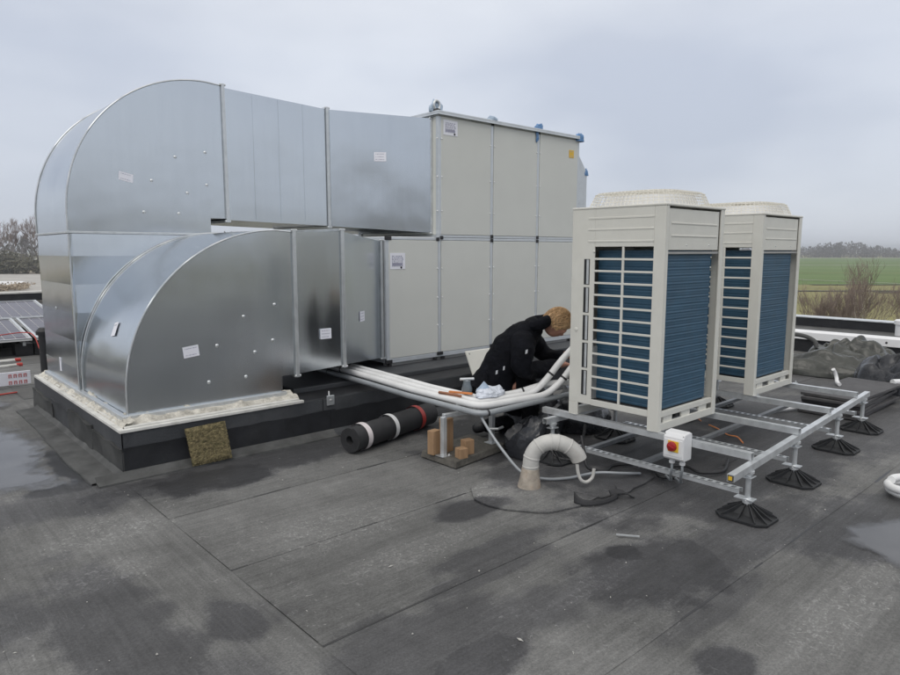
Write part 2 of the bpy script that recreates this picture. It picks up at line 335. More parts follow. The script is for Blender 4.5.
def root_of(o):
    while o.parent: o = o.parent
    return o
def build(mb, name, mats, parent=None, smooth=None, bevel=0., origin=None, fix=True, kind=None):
    me = bpy.data.meshes.new(name)
    off = Vector(root_of(parent).location) if parent else Vector(origin or (0, 0, 0))
    me.from_pydata([(x-off.x, y-off.y, z-off.z) for x, y, z in mb.v], [], mb.f)
    mats = mats if isinstance(mats, (list, tuple)) else [mats]
    for k in mats: me.materials.append(M[k])
    if len(mats) > 1: me.polygons.foreach_set('material_index', mb.m)
    if fix:
        bm = bmesh.new(); bm.from_mesh(me); bmesh.ops.recalc_face_normals(bm, faces=bm.faces); bm.to_mesh(me); bm.free()
    if smooth:
        me.polygons.foreach_set('use_smooth', [True]*len(me.polygons)); me.set_sharp_from_angle(angle=R(smooth))
    me.update()
    o = bpy.data.objects.new(name, me); COL.objects.link(o)
    if parent: o.parent = parent
    else: o.location = off
    if bevel:
        bv = o.modifiers.new('bevel', 'BEVEL'); bv.width = bevel; bv.segments = 2; bv.limit_method = 'ANGLE'; bv.angle_limit = R(40)
    if kind: o['kind'] = kind
    return o
def tag(o, label, cat, group=None):
    o['label'] = label; o['category'] = cat
    if group: o['group'] = group
    return o
def thing(name, label, cat, loc=(0, 0, 0), group=None):
    o = bpy.data.objects.new(name, None); COL.objects.link(o); o.location = loc; o.empty_display_size = .1
    return tag(o, label, cat, group)
def struct(o): o['kind'] = 'structure'; return o
def copy_tree(o, parent=None):
    c = o.copy(); COL.objects.link(c); c.parent = parent
    for ch in list(o.children): copy_tree(ch, c)
    return c
def arc(cx, cz, rx, rz, a0, a1, n): return [(cx+rx*math.cos(a0+(a1-a0)*i/n), cz+rz*math.sin(a0+(a1-a0)*i/n)) for i in range(n+1)]
def smooth_path(pts, n=6):
    """Catmull-Rom through the points"""
    P = [Vector(p) for p in pts]; P = [P[0]*2-P[1]]+P+[P[-1]*2-P[-2]]; o = []
    for i in range(1, len(P)-2):
        for k in range(n):
            t = k/n; a, b, c, d = P[i-1:i+3]
            o.append(.5*((2*b)+(c-a)*t+(2*a-5*b+4*c-d)*t*t+(3*b-a-3*c+d)*t**3))
    return o+[P[-2]]
def fillet(pts, r, n=5):
    P = [Vector(p) for p in pts]; o = [P[0]]
    for i in range(1, len(P)-1):
        a = (P[i-1]-P[i]); b = (P[i+1]-P[i]); k = min(r, a.length*.48, b.length*.48); a.normalize(); b.normalize()
        p, q = P[i]+a*k, P[i]+b*k
        for j in range(n+1):
            t = j/n; o.append(p*(1-t)**2+P[i]*2*t*(1-t)+q*t*t)
    return o+[P[-1]]
def nse(x, y, z=0, f=1.): return noise.noise(Vector((x*f, y*f, z*f)))

# ================================================================== THE SETTING
CH, SH = math.cos(HEAD), math.sin(HEAD)
def dv(d, v, z=0): return (CH*d+SH*v, SH*d-CH*v, z)      # depth / rightward -> world plan
GZ = -7.0
def sheet(name, d0, d1, v0, v1, z, m, n=1):
    mb = MB().add([dv(d0, v0*1, z), dv(d0, v1, z), dv(d1, v1, z), dv(d1, v0, z)], [(0, 1, 2, 3)])
    return struct(build(mb, name, m))
struct(build(MB().add([(-4500, -4500, GZ), (4500, -4500, GZ), (4500, 4500, GZ), (-4500, 4500, GZ)], [(0, 1, 2, 3)]), 'ground', 'grass'))
sheet('green_field', 262, 815, -150, 1600, GZ+.06, 'green')
sheet('green_field', 172, 258, 20, 900, GZ+.06, 'green')
sheet('ditch', 169, 171.6, 92, 420, GZ+.12, 'soil')
sheet('ditch', 142, 145, 62, 122, GZ+.12, 'soil')
sheet('ditch', 137, 139, 88, 240, GZ+.12, 'soil')
sheet('field_track', 800, 830, -600, 1600, GZ+.2, 'track')
sheet('field_track', 398, 404, 150, 330, GZ+.16, 'track')
struct(build(MB().add([dv(214, 96, GZ+.18), dv(217, 96, GZ+.18), dv(176, 118, GZ+.18), dv(173, 118, GZ+.18)], [(0, 1, 2, 3)]), 'field_track', 'track'))
sheet('paved_yard', 118, 250, -330, -60, GZ+.08, 'conc')
sheet('sandy_verge', 105, 137, -330, -75, GZ+.16, 'sand')
sheet('sandy_verge', 250, 285, -360, -60, GZ+.1, 'sand')

# --- the building with its roof
RX0, RX1, RY0, RY1 = -7., 11.6, -16., 25.
roof = struct(build(MB().box(RX0, RY0, GZ, 13.3, RY1+.6, -.02), 'roof', 'bit'))
def roofing(x0, x1, y0, y1, along, seed):
    """one felt: a thin strip whose far side is raised where it laps its neighbour, with a bead of bitumen"""
    r = random.Random(seed); mb = MB()
    L = (x1-x0) if along == 'x' else (y1-y0); n = max(6, min(40, int(L/.45)))
    lo = y0 if along == 'x' else x0; hi = y1 if along == 'x' else x1; s0 = x0 if along == 'x' else y0
    P = lambda s_, t_, z: (s_, t_, z) if along == 'x' else (t_, s_, z)
    ph = r.random()*50; rows = []
    for i in range(n+1):
        s_ = s0+L*i/n; w = .012*nse(s_, ph, 0, .9)+.006*nse(s_, ph, 3, 3.)
        a = lo-.045+w
        rows.append([P(s_, a, -.01), P(s_, a, .0035), P(s_, a+.03, .0045), P(s_, lo+(hi-lo)*.5, .003+.002*nse(s_, ph, 1, 1.3)), P(s_, hi, 0.), P(s_, hi, -.01)])
    k = len(rows[0])
    vs_ = [p for q in rows for p in q]; fs = []; ms = []
    for i in range(n):
        for j in range(k-1): fs.append((i*k+j, (i+1)*k+j, (i+1)*k+j+1, i*k+j+1)); ms.append(0)
    mb.v = vs_; mb.f = fs; mb.m = ms
    # bead of bitumen squeezed out along the lap, broken in places
    m2 = n*5; prev = None
    for i in range(m2+1):
        s_ = s0+L*i/m2; w = .012*nse(s_, ph, 0, .9)+.006*nse(s_, ph, 3, 3.); wd = max(0, .001+.015*nse(s_, ph, 7, 2.5)); a = lo-.045+w
        if prev and wd > .002 and prev[1] > .002:
            p0, w0, a0 = prev
            mb.add([P(p0, a0+.004, .0049), P(s_, a+.004, .0049), P(s_, a-wd, .0012), P(p0, a0-w0, .0012)], [(0, 1, 2, 3)], 1)
        prev = (s_, wd, a)
    o = build(mb, 'roofing_sheet', ['roof_'+along, 'bead'], roof, fix=False)
    return o
k = 0
for i in range(8):      # strips that run away to the left
    x1 = 1.35-.95*i
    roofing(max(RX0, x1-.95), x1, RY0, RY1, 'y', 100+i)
y = -15.76
while y < RY1-.3:       # strips that run to the right
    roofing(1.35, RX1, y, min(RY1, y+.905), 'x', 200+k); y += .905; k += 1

def flat_patch(name, cx, cy, rx, ry, z, m, seed, n=40, rough=.2, parent=None, thick=.004, sq=0.):
    r = random.Random(seed); mb = MB(); top = []
    for i in range(n):
        a = 2*math.pi*i/n; k = 1+rough*nse(math.cos(a)*2, math.sin(a)*2, seed)+rough*.5*nse(math.cos(a)*6, math.sin(a)*6, seed+9)
        e = 1/(max(abs(math.cos(a)), abs(math.sin(a)))**sq)
        top.append((cx+rx*k*e*math.cos(a), cy+ry*k*e*math.sin(a)))
    mb.add([(x, y, z) for x, y in top]+[(x, y, z-thick) for x, y in top], [tuple(range(n))]+[(i, (i+1) % n, n+(i+1) % n, n+i) for i in range(n)])
    return build(mb, name, m, parent)
# standing water
def puddle(pts, z=.0105):
    """film of water whose rim thins out (colour attribute depth: 0 at the rim, 1 inside)"""
    mb = MB(); P = smooth_path(list(pts)+[pts[0]], 6)[:-1]; n = len(P); cx = sum(p.x for p in P)/n; cy = sum(p.y for p in P)/n; vs_ = []; dep = []
    for k, dp in ((1.15, 0.), (1.0, .22), (.84, .5), (.62, .85), (.3, 1.)):
        for p in P: x, y_ = cx+(p.x-cx)*k, cy+(p.y-cy)*k; vs_.append((x+.02*nse(x, y_, 1, 6), y_+.03*nse(x, y_, 5, 6), z)); dep.append(dp)
    vs_.append((cx, cy, z)); dep.append(1.)
    mb.add(vs_, [(r_*n+i, r_*n+(i+1) % n, (r_+1)*n+(i+1) % n, (r_+1)*n+i) for r_ in range(4) for i in range(n)]+[(4*n+i, 4*n+(i+1) % n, 5*n) for i in range(n)])
    o = struct(build(mb, 'puddle', 'water'))
    at = o.data.attributes.new('depth', 'FLOAT', 'POINT'); at.data.foreach_set('value', dep)
    return o
puddle([(-1.6, 7.4), (-.6, 7.75), (.5, 7.5), (.98, 7.35), (1.17, 6.6), (1.12, 6.1), (1.04, 5.75), (1.06, 5.45), (1.13, 5.2), (.98, 5.12), (.80, 5.2), (.55, 5.3), (.2, 5.5), (-.5, 5.7), (-1.5, 6.2)])
puddle([(4.27, 1.27), (4.6, 1.14), (5.0, .96), (4.7, .66), (4.2, .66), (3.9, .80), (4.02, 1.02), (4.1, 1.2)])
puddle([(.4, 8.8), (.9, 8.9), (1.2, 8.6), (1.1, 8.2), (.5, 8.3)])

# --- parapets
pr = thing('roof_parapet', 'black roof parapet with a white capping strip behind the dark tarps', 'parapet', (11.6, 3, 0))
build(MB().box(11.6, RY0, -.02, 11.72, RY1, .30), 'wall', 'bit', pr)
build(MB().prism([(11.55, .22), (11.56, .33), (11.62, .36), (11.74, .355), (11.74, .30), (11.60, .29), (11.58, .21)], RY0, RY1), 'capping', 'white', pr, smooth=50)
build(MB().box(11.74, RY0, -.02, 13.0, RY1, .285), 'gutter_top', 'bit_pale', pr)
build(MB().box(13.0, RY0, -.02, 13.3, RY1, .44), 'outer_upstand', 'bit', pr)
build(MB().box(12.98, RY0, .44, 13.32, RY1, .455), 'outer_edge', 'zinc', pr)
for i in range(24):
    build(MB().dome((11.556, -4.5+i*1.25, .275), .018, .012, (-1, 0, 0), 8), 'bolt', 'blackpl', pr)
pv = thing('roof_vent', 'short white vent pipe on the parapet at the right edge', 'vent', (12.6, 3.08, .285))
build(MB().tube([(12.6, 3.08, .28), (12.6, 3.08, .5)], .085, 16), 'pipe', 'white', pv, smooth=40)
build(MB().tube([(12.6, 3.08, .47), (12.6, 3.08, .53), (12.6, 3.08, .55)], [.105, .105, .08], 16), 'cap', 'white', pv, smooth=40)
pl = thing('roof_parapet', 'far parapet with pale coping and dark face behind the solar panels', 'parapet', (3, 25, 0))
build(MB().box(RX0, 25.0, -.02, 13.3, 25.3, .30), 'wall', 'bit', pl)
build(MB().box(RX0, 24.96, .30, 13.3, 25.4, .35), 'coping', 'slat', pl)
build(MB().box(RX0, 24.5, -.02, 13.3, 25.0, .06), 'gravel_strip', 'slabc', pl)

# ================================================================== CURB under the ducts
CX0, CY0, CX1, CY1, CZ = 1.38, 5.09, 8.2, 8.1, .345
cb = thing('roof_curb', 'raised black bitumen-clad curb that carries the ducts and air handler', 'curb', (CX0, CY0, 0))
build(MB().box(CX0, CY0, -.01, CX1, CY1, CZ), 'upstand', 'bit', cb, bevel=.012)
def flap(pts, nrm, m, name='membrane_flap', th=.006):
    nrm = Vector(nrm)*th; P = [Vector(p) for p in pts]; n = len(P)
    mb = MB().add([p+nrm for p in P]+[p-nrm*.5 for p in P], [tuple(range(n)), tuple(range(2*n-1, n-1, -1))]+[(i, (i+1) % n, n+(i+1) % n, n+i) for i in range(n)])
    return build(mb, name, m, cb)
# front face: slate band above, black felts below
def wavy_top(x0, x1, zt, amp, n, seed, axis):
    o = []
    for i in range(n+1):
        s_ = x0+(x1-x0)*i/n; o.append((s_, zt+amp*nse(s_, seed, 0, 2.2)))
    return o
def face_strip(axis, s0, s1, zlo, zhi, amp, seed, m, th, wr=.0):
    """felt dressed on a curb face: wavy top edge, soft wrinkles, thickness"""
    n, k = max(8, int((s1-s0)/.05)), 7; mb = MB(); front, back = [], []
    for i in range(n+1):
        s_ = s0+(s1-s0)*i/n; top = zhi+amp*nse(s_, seed, 0, 2.2)+amp*.5*nse(s_, seed, 4, 7.)
        for j in range(k):
            z = zlo+(top-zlo)*j/(k-1); o = th+wr*max(-.3, nse(s_*3, z*5, seed)+.6*nse(s_*9, z*2, seed+3)); 
            if j == k-1: o += wr*.5
            front.append((s_, CY0-o, z) if axis == 'y' else (CX0-o, s_, z)); back.append((s_, CY0+.003, z) if axis == 'y' else (CX0+.003, s_, z))
    N_ = len(front); fs = [(i*k+j, i*k+k+j, i*k+k+1+j, i*k+1+j) for i in range(n) for j in range(k-1)]
    fs += [(i*k+k-1, i*k+2*k-1, N_+i*k+2*k-1, N_+i*k+k-1) for i in range(n)]+[(j, j+1, N_+j+1, N_+j) for j in range(k-1)]+[(n*k+j, n*k+j+1, N_+n*k+j+1, N_+n*k+j) for j in range(k-1)]
    mb.add(front+back, fs)
    return build(mb, 'membrane_flap', m, cb, smooth=40)
face_strip('y', CX0-.004, 3.05, .20, .335, .004, 3, 'bit_band', .004)
face_strip('y', 3.06, 8.1, .20, .338, .004, 4, 'bit_band', .004)
xs = [CX0-.008, 1.95, 2.62, 3.13, 3.7, 4.5, 5.4, 6.4, 7.4, 8.15]
for i in range(9): face_strip('y', xs[i], xs[i+1]+.05, .0, .225, .016, 10+i, 'bit', .008+.003*(i % 2), .006)
face_strip('x', CY0-.004, CY1, .19, .335, .004, 30, 'bit_band', .004)
ys = [CY0-.01, 5.85, 6.55, 7.25, 8.1]
for i in range(4): face_strip('x', ys[i], ys[i+1]+.06, .0, [.215, .26, .24, .2][i], .035, 40+i, ['bit_dust', 'bit_dust', 'bit_band', 'bit_dust'][i], .010+.008*(i % 2), .016)
# skirts dressed onto the roof
def skirt(pts, m='bit_pale', z=.0125):
    P = smooth_path(pts+[pts[0]], 4)[:-1]; n = len(P)
    mb = MB().add([(p.x, p.y, p.z) for p in P]+[(p.x, p.y, 0.) for p in P], [tuple(range(n))]+[(i, (i+1) % n, n+(i+1) % n, n+i) for i in range(n)])
    return build(mb, 'membrane_skirt', m, cb)
def ground_skirt(a, b, out_, w, seed, m):
    a, b, out_ = Vector(a), Vector(b), Vector(out_); mb = MB(); n = 14; vs_ = []
    for i in range(n+1):
        p = a+(b-a)*i/n; k = w*(1+.10*nse(p.x, p.y, seed, 2.))
        vs_ += [p+Vector((0, 0, .055)), p+out_*.035+Vector((0, 0, .022)), p+out_*k+Vector((0, 0, .0135)), p+out_*(k+.001)]
    fs = [(i*4+j, i*4+4+j, i*4+5+j, i*4+1+j) for i in range(n) for j in range(3)]
    mb.add(vs_, fs); return build(mb, 'membrane_skirt', m, cb, fix=False)
ground_skirt((CX0-.012, 6.6, 0), (CX0-.012, CY0-.02, 0), (-1, 0, 0), .215, 1, 'bit_pale')
ground_skirt((CX0-.013, 8.0, 0), (CX0-.013, 6.55, 0), (-1, 0, 0), .19, 2, 'bit_pale')
ground_skirt((CX0-.2, CY0-.014, 0), (3.2, CY0-.014, 0), (0, -1, 0), .10, 3, 'bit_pale')
ground_skirt((3.15, CY0-.015, 0), (8.1, CY0-.015, 0), (0, -1, 0), .13, 4, 'bit_band')
# inner plinth under the air handler, and its dark top sheet
build(MB().box(2.95, 5.42, .34, 8.1, 8.0, .392), 'top_sheet', 'bit_band', cb, bevel=.01)
# battens and lumpy foam round the foot of the ducts
for (y0, y1, z0, z1, x1) in ((CY0-.018, CY0+.022, .338, .362, 2.86), (CY0+.03, CY0+.075, .345, .370, 2.84)):
    build(MB().box(CX0-.018 if y0 < CY0 else CX0+.03, y0, z0, x1, y1, z1), 'batten', 'slat', cb, bevel=.004)
for (x0, x1, z0, z1) in ((CX0-.018, CX0+.022, .338, .362), (CX0+.03, CX0+.07, .345, .370)):
    build(MB().box(x0, CY0+.023 if x0 < CX0 else CY0+.076, z0, x1, 8.02, z1), 'batten', 'slat', cb, bevel=.004)
def foam(a, b, inn, w0, w1, z0, z1, seed, n):
    a, b, inn = Vector(a), Vector(b), Vector(inn); mb = MB(); kk = 7; vs_ = []
    for i in range(n+1):
        p = a+(b-a)*i/n
        for j in range(kk):
            t = j/(kk-1); q = p+inn*(w0+(w1-w0)*t+.012*nse(p.x+p.y, t, seed, 9.)*(0 < j < kk-1))
            h = 0 if j == 0 else (z1-z0)*t**.8+max(-.006, .030*nse(p.x*7, p.y*7, t*3+seed)+.024*nse(p.x*20, p.y*20, t*5+seed))
            vs_.append(q+Vector((0, 0, z0+max(-.004, h))))
    mb.add(vs_, [(i*kk+j, i*kk+kk+j, i*kk+kk+1+j, i*kk+1+j) for i in range(n) for j in range(kk-1)])
    return build(mb, 'foam_fillet', 'foam', cb, smooth=60, fix=False)
foam((CX0+.06, CY0, 0), (2.86, CY0, 0), (0, 1, 0), .062, .225, .352, .408, 2, 120)
foam((CX0, 8.0, 0), (CX0, CY0+.05, 0), (1, 0, 0), .020, .115, .360, .408, 5, 260)
# zinc flange round the duct feet
build(MB().box(1.455, 5.262, .37, 2.80, 5.30, .418).box(1.44, 5.27, .37, 1.486, 7.9, .414), 'foot_flange', 'zinc_rail', cb, bevel=.004)
cp = build(MB().box(3.09, CY0-.022, .275, 3.165, CY0-.004, .365), 'marker_plate', 'zinc_rail', cb, bevel=.004)
build(MB().dome((3.127, CY0-.022, .322), .014, .008, (0, -1, 0), 10), 'stud', 'ac_in', cp)
build(MB().tube([(3.127, CY0+.01, .33), (3.127, CY0+.01, .40)], .006, 8), 'pin', 'white', cb)

# ================================================================== DUCTS
def duct_elbow(parent, x0, xc, x1, y0, y1, zb, zc, zt, seed, name='elbow'):
    """quarter bend: vertical leg x0..xc, horizontal leg zc..zt, throat at (xc, zc)"""
    mb = MB(); A = [(x0, zb)]+arc(xc, zc, xc-x0, zt-zc, math.pi, math.pi/2, 36)+[(x1, zt-.01)]
    poly = A+[(x1, zc), (xc, zc), (xc, zb)]
    n = len(poly)
    mb.add([(x, y0, z) for x, z in poly], [tuple(range(n))]); mb.add([(x, y1, z) for x, z in poly], [tuple(range(n-1, -1, -1))])
    na = len(A); nv = 10
    def fn(u, v):
        i = min(na-1, int(round(u*(na-1)))); x, z = A[i]; y = y0+(y1-y0)*v
        k = .010*math.sin(math.pi*v)*(nse(u*5, v*2, seed)+.5*nse(u*14, v*3, seed+4))*min(1, 8*u, 8*(1-u))
        ang = math.atan2(z-zc, x-xc); return (x+k*math.cos(ang), y, z+k*math.sin(ang))
    mb.grid(fn, na-1, nv)
    mb.add([(x1, y0, zc), (x1, y1, zc), (xc, y1, zc), (xc, y0, zc)], [(0, 1, 2, 3)]); mb.add([(xc, y0, zc), (xc, y1, zc), (xc, y1, zb), (xc, y0, zb)], [(0, 1, 2, 3)])
    o = build(mb, name, 'galv', parent, smooth=30)
    for yy in (y0-.003, y1+.003):
        build(MB().tube([(x-.004, yy, z+.003) for x, z in A], .0075, 6), 'folded_seam', 'zinc_rail', o, smooth=60)
    return o
def section(parent, a, b, name, seed, bul=.012, rows=8):
    """four-sided duct between rectangle a=(x,y0,y1,z0,z1) and b, sheets slightly pillowed"""
    mb = MB(); c = lambda r: [(r[0], r[1], r[3]), (r[0], r[2], r[3]), (r[0], r[2], r[4]), (r[0], r[1], r[4])]
    ca, cb_ = [Vector(p) for p in c(a)], [Vector(p) for p in c(b)]
    for k in range(4):
        p, q, r_, s_ = ca[k], ca[(k+1) % 4], cb_[k], cb_[(k+1) % 4]; nr = (r_-p).cross(q-p).normalized()
        def fn(u, v):
            w = (p*(1-u)+r_*u)*(1-v)+(q*(1-u)+s_*u)*v
            return w+nr*bul*16*u*(1-u)*v*(1-v)*nse(u*2.5, v*2.5, seed+k)
        mb.grid(fn, 10, rows)
    return build(mb, name, 'galv', parent, smooth=30, fix=True)
def flange(parent, x, y0, y1, z0, z1, w=.034, t=.024, dx=0):
    mb = MB(); h = w/2
    mb.box(x-h, y0-t, z0-t, x+h, y0, z1+t).box(x-h, y1, z0-t, x+h, y1+t, z1+t).box(x-h, y0, z0-t, x+h, y1, z0).box(x-h, y0, z1, x+h, y1, z1+t)
    o = build(mb, 'flange', 'zinc_rail', parent, bevel=.004)
    for yy in (y0-t*.5, y1+t*.5):
        for zz in (z0-t*.5, z1+t*.5):
            build(MB().tube([(x-h-.012, yy, zz), (x+h+.012, yy, zz)], .012, 6), 'bolt', 'zinc', o)
    return o
def sticker(parent, c, ux, uy, w, h, n, seed, lines=3, col='paper'):
    """small paper label with a few printed strokes; ux/uy in-plane axes, n normal"""
    c, ux, uy, n = Vector(c), Vector(ux).normalized(), Vector(uy).normalized(), Vector(n).normalized(); r = random.Random(seed)
    mb = MB(); P = lambda a, b, d: c+ux*a*w/2+uy*b*h/2+n*d
    mb.hexa([P(-1, -1, .001), P(1, -1, .001), P(1, 1, .001), P(-1, 1, .001)], [P(-1, -1, .004), P(1, -1, .004), P(1, 1, .004), P(-1, 1, .004)])
    for i in range(lines):
        b = .6-1.2*i/max(1, lines-1); a = -.75
        while a < .6:
            l = r.uniform(.06, .22); bh = h*.035*(2.2 if lines > 4 and i == lines-2 else 1)
            if lines > 4 and i == lines-2: l = 1.4
            q = [P(a, b, .0045)-uy*bh, P(min(.75, a+l), b, .0045)-uy*bh, P(min(.75, a+l), b, .0045)+uy*bh, P(a, b, .0045)+uy*bh]
            mb.add(q, [(0, 1, 2, 3)], 1); a += l+r.uniform(.05, .12)
    return build(mb, 'sticker', [col, 'ink'], parent, fix=False)

low = thing('air_duct', 'lower galvanised duct with a quarter bend rising from the curb', 'air duct', (1.489, 5.3, .40))
e = duct_elbow(low, 1.489, 2.767, 2.92, 5.30, 6.565, .405, .555, 1.822, 3)
build(MB().box(2.767, 5.34, .40, 2.80, 6.54, .553), 'throat_plate', 'galv', low)
section(low, (2.937, 5.30, 6.565, .555, 1.812), (3.405, 5.30, 6.565, .580, 1.828), 'straight_section', 5, .010)
section(low, (3.439, 5.302, 6.563, .582, 1.826), (4.262, 5.855, 7.1, .492, 1.752), 'transition_section', 9, .008)
flange(low, 2.925, 5.30, 6.565, .552, 1.815); flange(low, 3.422, 5.30, 6.565, .580, 1.83); flange(low, 4.272, 5.855, 7.1, .492, 1.752, .03, .02)
for x, z in ((2.441, 1.104), (2.203, .88), (2.531, .794), (2.442, .592), (2.122, .587), (2.727, 1.19), (2.70, .882)):
    build(MB().dome((x, 5.2995, z), .0155, .010, (0, -1, 0)), 'fastener', 'zinc_rail', low, smooth=60)
sticker(low, (1.988, 5.30, .853), (1, 0, .11), (-.11, 0, 1), .125, .088, (0, -1, 0), 1, 2)
sticker(low, (3.226, 5.292, .895), (1, 0, .0), (0, 0, 1), .115, .095, (0, -1, 0), 2, 3)
tn = Vector((.553, -.825, 0)).normalized(); tu = Vector((.825, .553, 0)).normalized()
sticker(low, Vector((3.80, 5.545, 1.0))+tn*.004, tu, (0, 0, 1), .12, .10, tn, 4, 3)
sticker(low, (1.574, 5.80, 1.02), (0, -1, .15), (.367, .1, .93), .10, .115, (-.93, 0, .367), 7, 1)

upd = thing('air_duct', 'upper galvanised duct that rises at the left and arches over to the air handler', 'air duct', (1.465, 6.6, .40))
def riser():
    mb = MB(); x0, x1, y0, y1 = 1.465, 2.737, 6.60, 7.87; z0, z1 = .402, 1.80
    def wall(p, q, nr):
        p, q, nr = Vector(p), Vector(q), Vector(nr); zs = [0, .14, .32, .50, .68, .86, 1.]; rows = []
        for i, t in enumerate(zs):
            for dz in (0,):
                k = .0 if i in (0, 6) else (.009 if i % 2 else -.001)
                row = []
                for j in range(7):
                    s_ = (0, .02, .2, .5, .8, .98, 1)[j]; e_ = 0 if j in (0, 6) else 1
                    row.append(p*(1-s_)+q*s_+Vector((0, 0, z0+(z1-z0)*t+dz))+nr*k*e_)
                rows.append(row)
        n = len(rows); mb.add([v for r_ in rows for v in r_], [(i*7+j, i*7+7+j, i*7+8+j, i*7+1+j) for i in range(n-1) for j in range(6)])
    wall((x0, y1, 0), (x0, y0, 0), (-1, 0, 0)); wall((x0, y0, 0), (x1, y0, 0), (0, -1, 0)); wall((x1, y0, 0), (x1, y1, 0), (1, 0, 0)); wall((x1, y1, 0), (x0, y1, 0), (0, 1, 0))
    o = build(mb, 'riser', 'galv', upd, smooth=None)
    build(MB().tube([(x0-.003, y0-.003, z0), (x0-.003, y0-.003, z1)], .007, 6), 'folded_seam', 'zinc_rail', o)
    return o
riser()
build(MB().box(1.447, 6.582, 1.802, 2.752, 7.888, 1.822), 'joint_band', 'zinc_rail', upd, bevel=.003)
duct_elbow(upd, 1.465, 2.737, 2.895, 6.60, 7.87, 1.82, 1.972, 3.275, 13)
section(upd, (2.925, 6.60, 7.87, 1.960, 3.25), (4.08, 6.60, 7.87, 1.930, 3.205), 'straight_section', 15, .012)
section(upd, (4.12, 6.602, 7.868, 1.928, 3.205), (5.03, 5.91, 7.3, 1.857, 3.128), 'transition_section', 19, .008)
flange(upd, 2.91, 6.60, 7.87, 1.958, 3.262); flange(upd, 4.10, 6.60, 7.87, 1.928, 3.205); flange(upd, 5.04, 5.92, 7.29, 1.86, 3.12, .03, .02)
for i in range(1, 4):
    x = 2.93+.29*i; build(MB().tube([(x, 6.596, 1.975), (x, 6.594, 2.6), (x, 6.596, 3.22)], .0009, 6), 'stiffening_bead', 'galv', upd)
for x, z in ((2.191, 2.302), (2.418, 2.537), (2.71, 2.606), (2.713, 2.294), (2.519, 2.206), (2.106, 2.009), (2.428, 2.006)):
    build(MB().dome((x, 6.5995, z), .0155, .010, (0, -1, 0)), 'fastener', 'zinc_rail', upd, smooth=60)
build(MB().dome((1.463, 7.248, 1.108), .021, .012, (-1, 0, 0)), 'fastener', 'zinc_rail', upd, smooth=60)
sticker(upd, (1.965, 6.60, 2.318), (1, 0, -.22), (.1, 0, 1), .122, .075, (0, -1, 0), 11, 2)
un = Vector((-.61, -.79, 0)).normalized(); uu = Vector((.79, -.61, 0)).normalized()
sticker(upd, Vector((4.575, 6.256, 2.70))+un*.004, uu, (0, 0, 1), .135, .10, un, 12, 3)
sticker(upd, (1.456, 7.217, .569), (0, -1, .03), (0, .03, 1), .06, .13, (-1, 0, 0), 13, 1)

# ================================================================== AIR HANDLER
ahu = thing('air_handling_unit', 'large cream two-deck air handling unit of framed panels on the curb', 'air handler', (4.31, 5.8, .39))
X = [4.31, 5.06, 5.907, 6.756, 7.60]; AY0, AY1 = 5.80, 7.42; Z0, ZM, ZT = .446, 1.80, 3.175; PW = .046
def panel(x0, x1, y0, y1, z0, z1): return build(MB().box(x0, y0, z0, x1, y1, z1), 'panel', 'ahu', ahu, bevel=.004)
for i in range(4):
    panel(X[i]+PW/2+.004, X[i+1]-PW/2-.004, AY0-.004, AY0+.03, Z0+.034, ZM-.034)
    panel(X[i]+PW/2+.004, X[i+1]-PW/2-.004, AY1-.03, AY1+.004, Z0+.034, ZM-.034)
for i in range(1, 4):
    panel(X[i]+PW/2+.004, X[i+1]-PW/2-.004, AY0-.004, AY0+.03, ZM+.034, ZT-.03)
    panel(X[i]+PW/2+.004, X[i+1]-PW/2-.004, AY1-.03, AY1+.004, ZM+.034, ZT-.03)
panel(4.302, 4.335, AY0+.05, AY1-.05, Z0+.034, ZM-.034); panel(5.052, 5.085, AY0+.05, AY1-.05, ZM+.034, ZT-.03)
panel(7.575, 7.606, AY0+.05, AY1-.05, Z0+.034, ZM-.034); panel(7.575, 7.606, AY0+.05, AY1-.05, ZM+.034, ZT-.03)
panel(4.345, 5.03, AY0+.05, AY1-.05, ZM-.03, ZM+.006)
for i, x in enumerate(X):
    a = x-PW/2 if 0 < i < 4 else (x-.012 if i == 0 else x-PW+.012)
    for yy in (AY0, AY1-PW):
        build(MB().box(a, yy, Z0-.02, a+PW, yy+PW, ZM-.031), 'post', 'alu', ahu, bevel=.006)
        if i > 0: build(MB().box(a if i > 1 else x-.014, yy, ZM+.031, (a if i > 1 else x-.014)+PW, yy+PW, ZT-.027), 'post', 'alu', ahu, bevel=.006)
for yy in (AY0-.001, AY1-PW+.001):
    build(MB().box(X[0]-.012, yy, Z0-.02, X[4]+.012, yy+PW, Z0+.031), 'rail', 'alu', ahu, bevel=.005)
    build(MB().box(X[0]-.012, yy, ZM-.031, X[4]+.012, yy+PW, ZM+.0), 'rail', 'alu', ahu, bevel=.005)
    build(MB().box(X[1]-.014, yy-.001, ZM+.002, X[4]+.012, yy+PW, ZM+.031), 'rail', 'alu', ahu, bevel=.005)
    build(MB().box(X[1]-.014, yy, ZT-.027, X[4]+.012, yy+PW, ZT), 'rail', 'alu', ahu, bevel=.005)
for xx in (X[0]-.012, X[4]-PW+.012):
    build(MB().box(xx, AY0+PW, Z0-.02, xx+PW, AY1-PW, Z0+.031), 'rail', 'alu', ahu, bevel=.005); build(MB().box(xx, AY0+PW, ZM-.031, xx+PW, AY1-PW, ZM), 'rail', 'alu', ahu, bevel=.005)
build(MB().box(X[1]-.014, AY0+PW, ZM+.007, X[1]-.014+PW, AY1-PW, ZM+.031), 'rail', 'alu', ahu)
build(MB().box(X[1]-.014, AY0+PW, ZT-.027, X[1]-.014+PW, AY1-PW, ZT), 'rail', 'alu', ahu)
